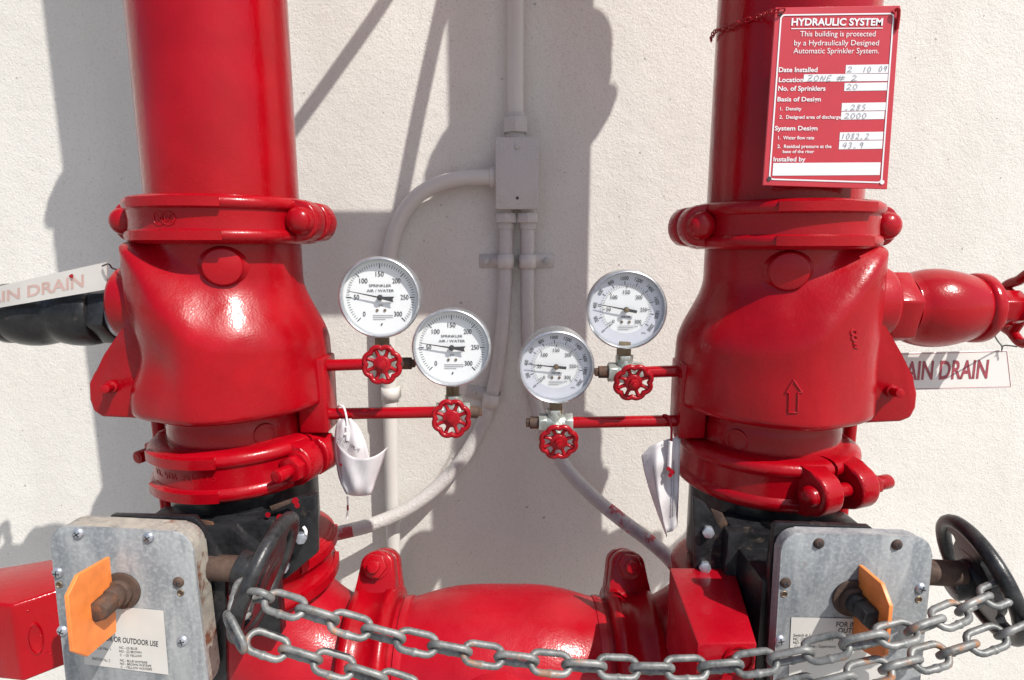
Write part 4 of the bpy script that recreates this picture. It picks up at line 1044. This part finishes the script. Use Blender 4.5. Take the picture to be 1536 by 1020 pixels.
for X, Y, s, xe, lb in ((LX, LY, 1, xa, 'red elbow under the left black valve, below the chain'), (QX, QY, -1, xb, 'red elbow under the right switch box, mostly hidden')):
    root = thing('header_elbow', lb, 'pipe fitting', (X, .70, HZ - .1), 'red elbows of the bottom header')
    rb = min(abs(xe - X) - .02, ZK0 - HZ + .04); z0 = HZ + rb
    pts = [Vector((X, Y, ZK0 + .03))] + [Vector((X + s * rb * (1 - cos(pi / 2 * k / 16)), Y + (.70 - Y) * k / 16, HZ + rb * (1 - sin(pi / 2 * k / 16)))) for k in range(17)] + [Vector((xe, .70, HZ))]
    bm = NB(); tube(bm, pts, [R] + [R + .006 * sin(pi * k / 16) for k in range(17)] + [R], 64); obj('bend', bm, RED_DUST_LIT, root, 40, True)

# square red blocks beside the switch boxes
root = thing('support_block', 'sunlit square red block beside the right switch box', 'block', (.20, .53, -.46), 'square red blocks beside the valves')
YF = .476; zT = P(1090, 965, YF).z; a, b = P(1046, 965, YF).x, P(1136, 965, YF).x
ya = P(1040, 851, 1).z; yb_ = zT / ya
bm = NB(); pts = [(a, YF), (b, YF), (P(1096, 851, yb_).x + .004, yb_), (P(1004, 851, yb_).x, yb_)]
prism(bm, pts, zT - .10, zT, I4, .003, 2); obj('block', bm, RED_DUST_LIT, root, 30, True)  # lighter red here puts sunlight into the block's colour
bm = NB(); c_ = P(1108, 990, YF - .001); M = frame((c_.x, YF, c_.z), (0, -1, 0)); revolve(bm, [(.0150, .0), (.0145, .0018), (.0125, .0018), (.0122, 0)], M, 36); prism(bm, [(-.002, -.003), (.002, -.003), (.002, .008), (-.002, .008)], 0, .0015, M); obj('cast_emblem', bm, RED, root, 40, True)
root = thing('support_block', 'dark red square bar left of the left switch box', 'block', (-.52, .63, -.50), 'square red blocks beside the valves')
z1 = -.402
def at_z(px, py, z): d = ray(px, py); return d * (z / d.z)
A, B = at_z(17, 908, z1), at_z(88, 885, z1); d = (B - A).normalized(); nrm = Vector((-d.y, d.x, 0))
w = .036; Bx = A + d * .13
pts = [A + Vector((-.09, .012, 0)), A, Bx, Bx + nrm * .058, A + Vector((-.09, .075, 0))]
h_ = .098
bm = NB(); prism(bm, [(p.x, p.y) for p in pts], z1 - h_, z1, I4, .004, 3); obj('bar', bm, RED, root, 30, True)
fn = Vector((d.y, -d.x, 0)); M = frame(A + d * .016 + Vector((0, 0, -.050)), fn, d)
bm = NB(); rows = revolve(bm, [(.0135, .0006), (.0115, .0016), (.0100, .0004)], M @ Matrix.Diagonal((.55, 1.6, 1, 1)), 32); cap(bm, rows[-1]); obj('slot_rim', bm, RED, root, 30, True)
bm = NB()
for k in range(7):
    M2 = frame(A + d * random.uniform(.008, .045) + Vector((0, 0, -random.uniform(.012, .08))), fn, d); dome(bm, .0016, .0012, M2, 8, 3)
obj('paint_blob', bm, RED, root, 40, True)

# ------------------------------------------------------------------ the chain
root = thing('lock_chain', 'galvanised steel chain looped between the two black handwheels', 'chain', P(760, 1000, .49))
LM = link_mesh('link', .0305, .0235, .0061, CHAINM, 10, 6)
lay_chain(root, [P(366, 905, .490), P(384, 893, .474), P(430, 908, .466), P(500, 930, .466), P(600, 958, .466), P(700, 978, .466), P(800, 992, .466), P(900, 1000, .465), P(1000, 1003, .464), P(1080, 1000, .462), P(1160, 990, .458), P(1240, 972, .448), P(1300, 960, .440), P(1370, 944, .448), P(1420, 925, .460), P(1470, 902, .474), P(1512, 884, .484)], .0305, LM, 'link', .55, .10)
lay_chain(root, [P(364, 898, .488), P(345, 908, .470), P(338, 930, .462), P(362, 954, .462), P(400, 967, .464), P(470, 988, .465), P(560, 1015, .465), P(650, 1045, .465), P(760, 1068, .465), P(900, 1082, .464), P(1040, 1072, .460), P(1140, 1050, .452), P(1230, 1026, .443), P(1300, 1010, .438), P(1380, 990, .448), P(1450, 970, .460), P(1530, 940, .470), P(1580, 915, .48)], .0305, LM, 'link', .62, .10)

# ------------------------------------------------------------------ fittings above the frame that throw the shadows on the wall
coupling(T(LX, LY, .600), 'red coupling higher up on the left riser', cw); coupling(T(QX, QY, .695), 'red coupling higher up on the right riser', cw)
bm = NB(); tube(bm, [(LX + .06, .70, 0), ((LX + QX) / 2, .70, 0), (QX - .06, .70, 0)], .046, 32); o = obj('cross_pipe', bm, RED); o.location = (0, 0, .475); tag(o, 'red cross pipe joining the two risers above the picture', 'pipe')
dv = sunv / -sunv.y
for lb, pts, s in (('flexible conduit crossing above the left gauges', [(400, 255), (440, 195), (505, 105), (578, 0), (640, -110)], .26), ('flexible conduit dropping beside the junction box conduit', [(590, 360), (602, 300), (630, 160), (665, 0), (690, -110)], .24)):
    p = [P(a, b, WY) + dv * s for a, b in pts]
    bm = NB(); root = thing('flexible_conduit', lb, 'conduit', p[-1]); tube(bm, spline(p, 6), .0105, 14); obj('hose', bm, COND, root, 40, True)
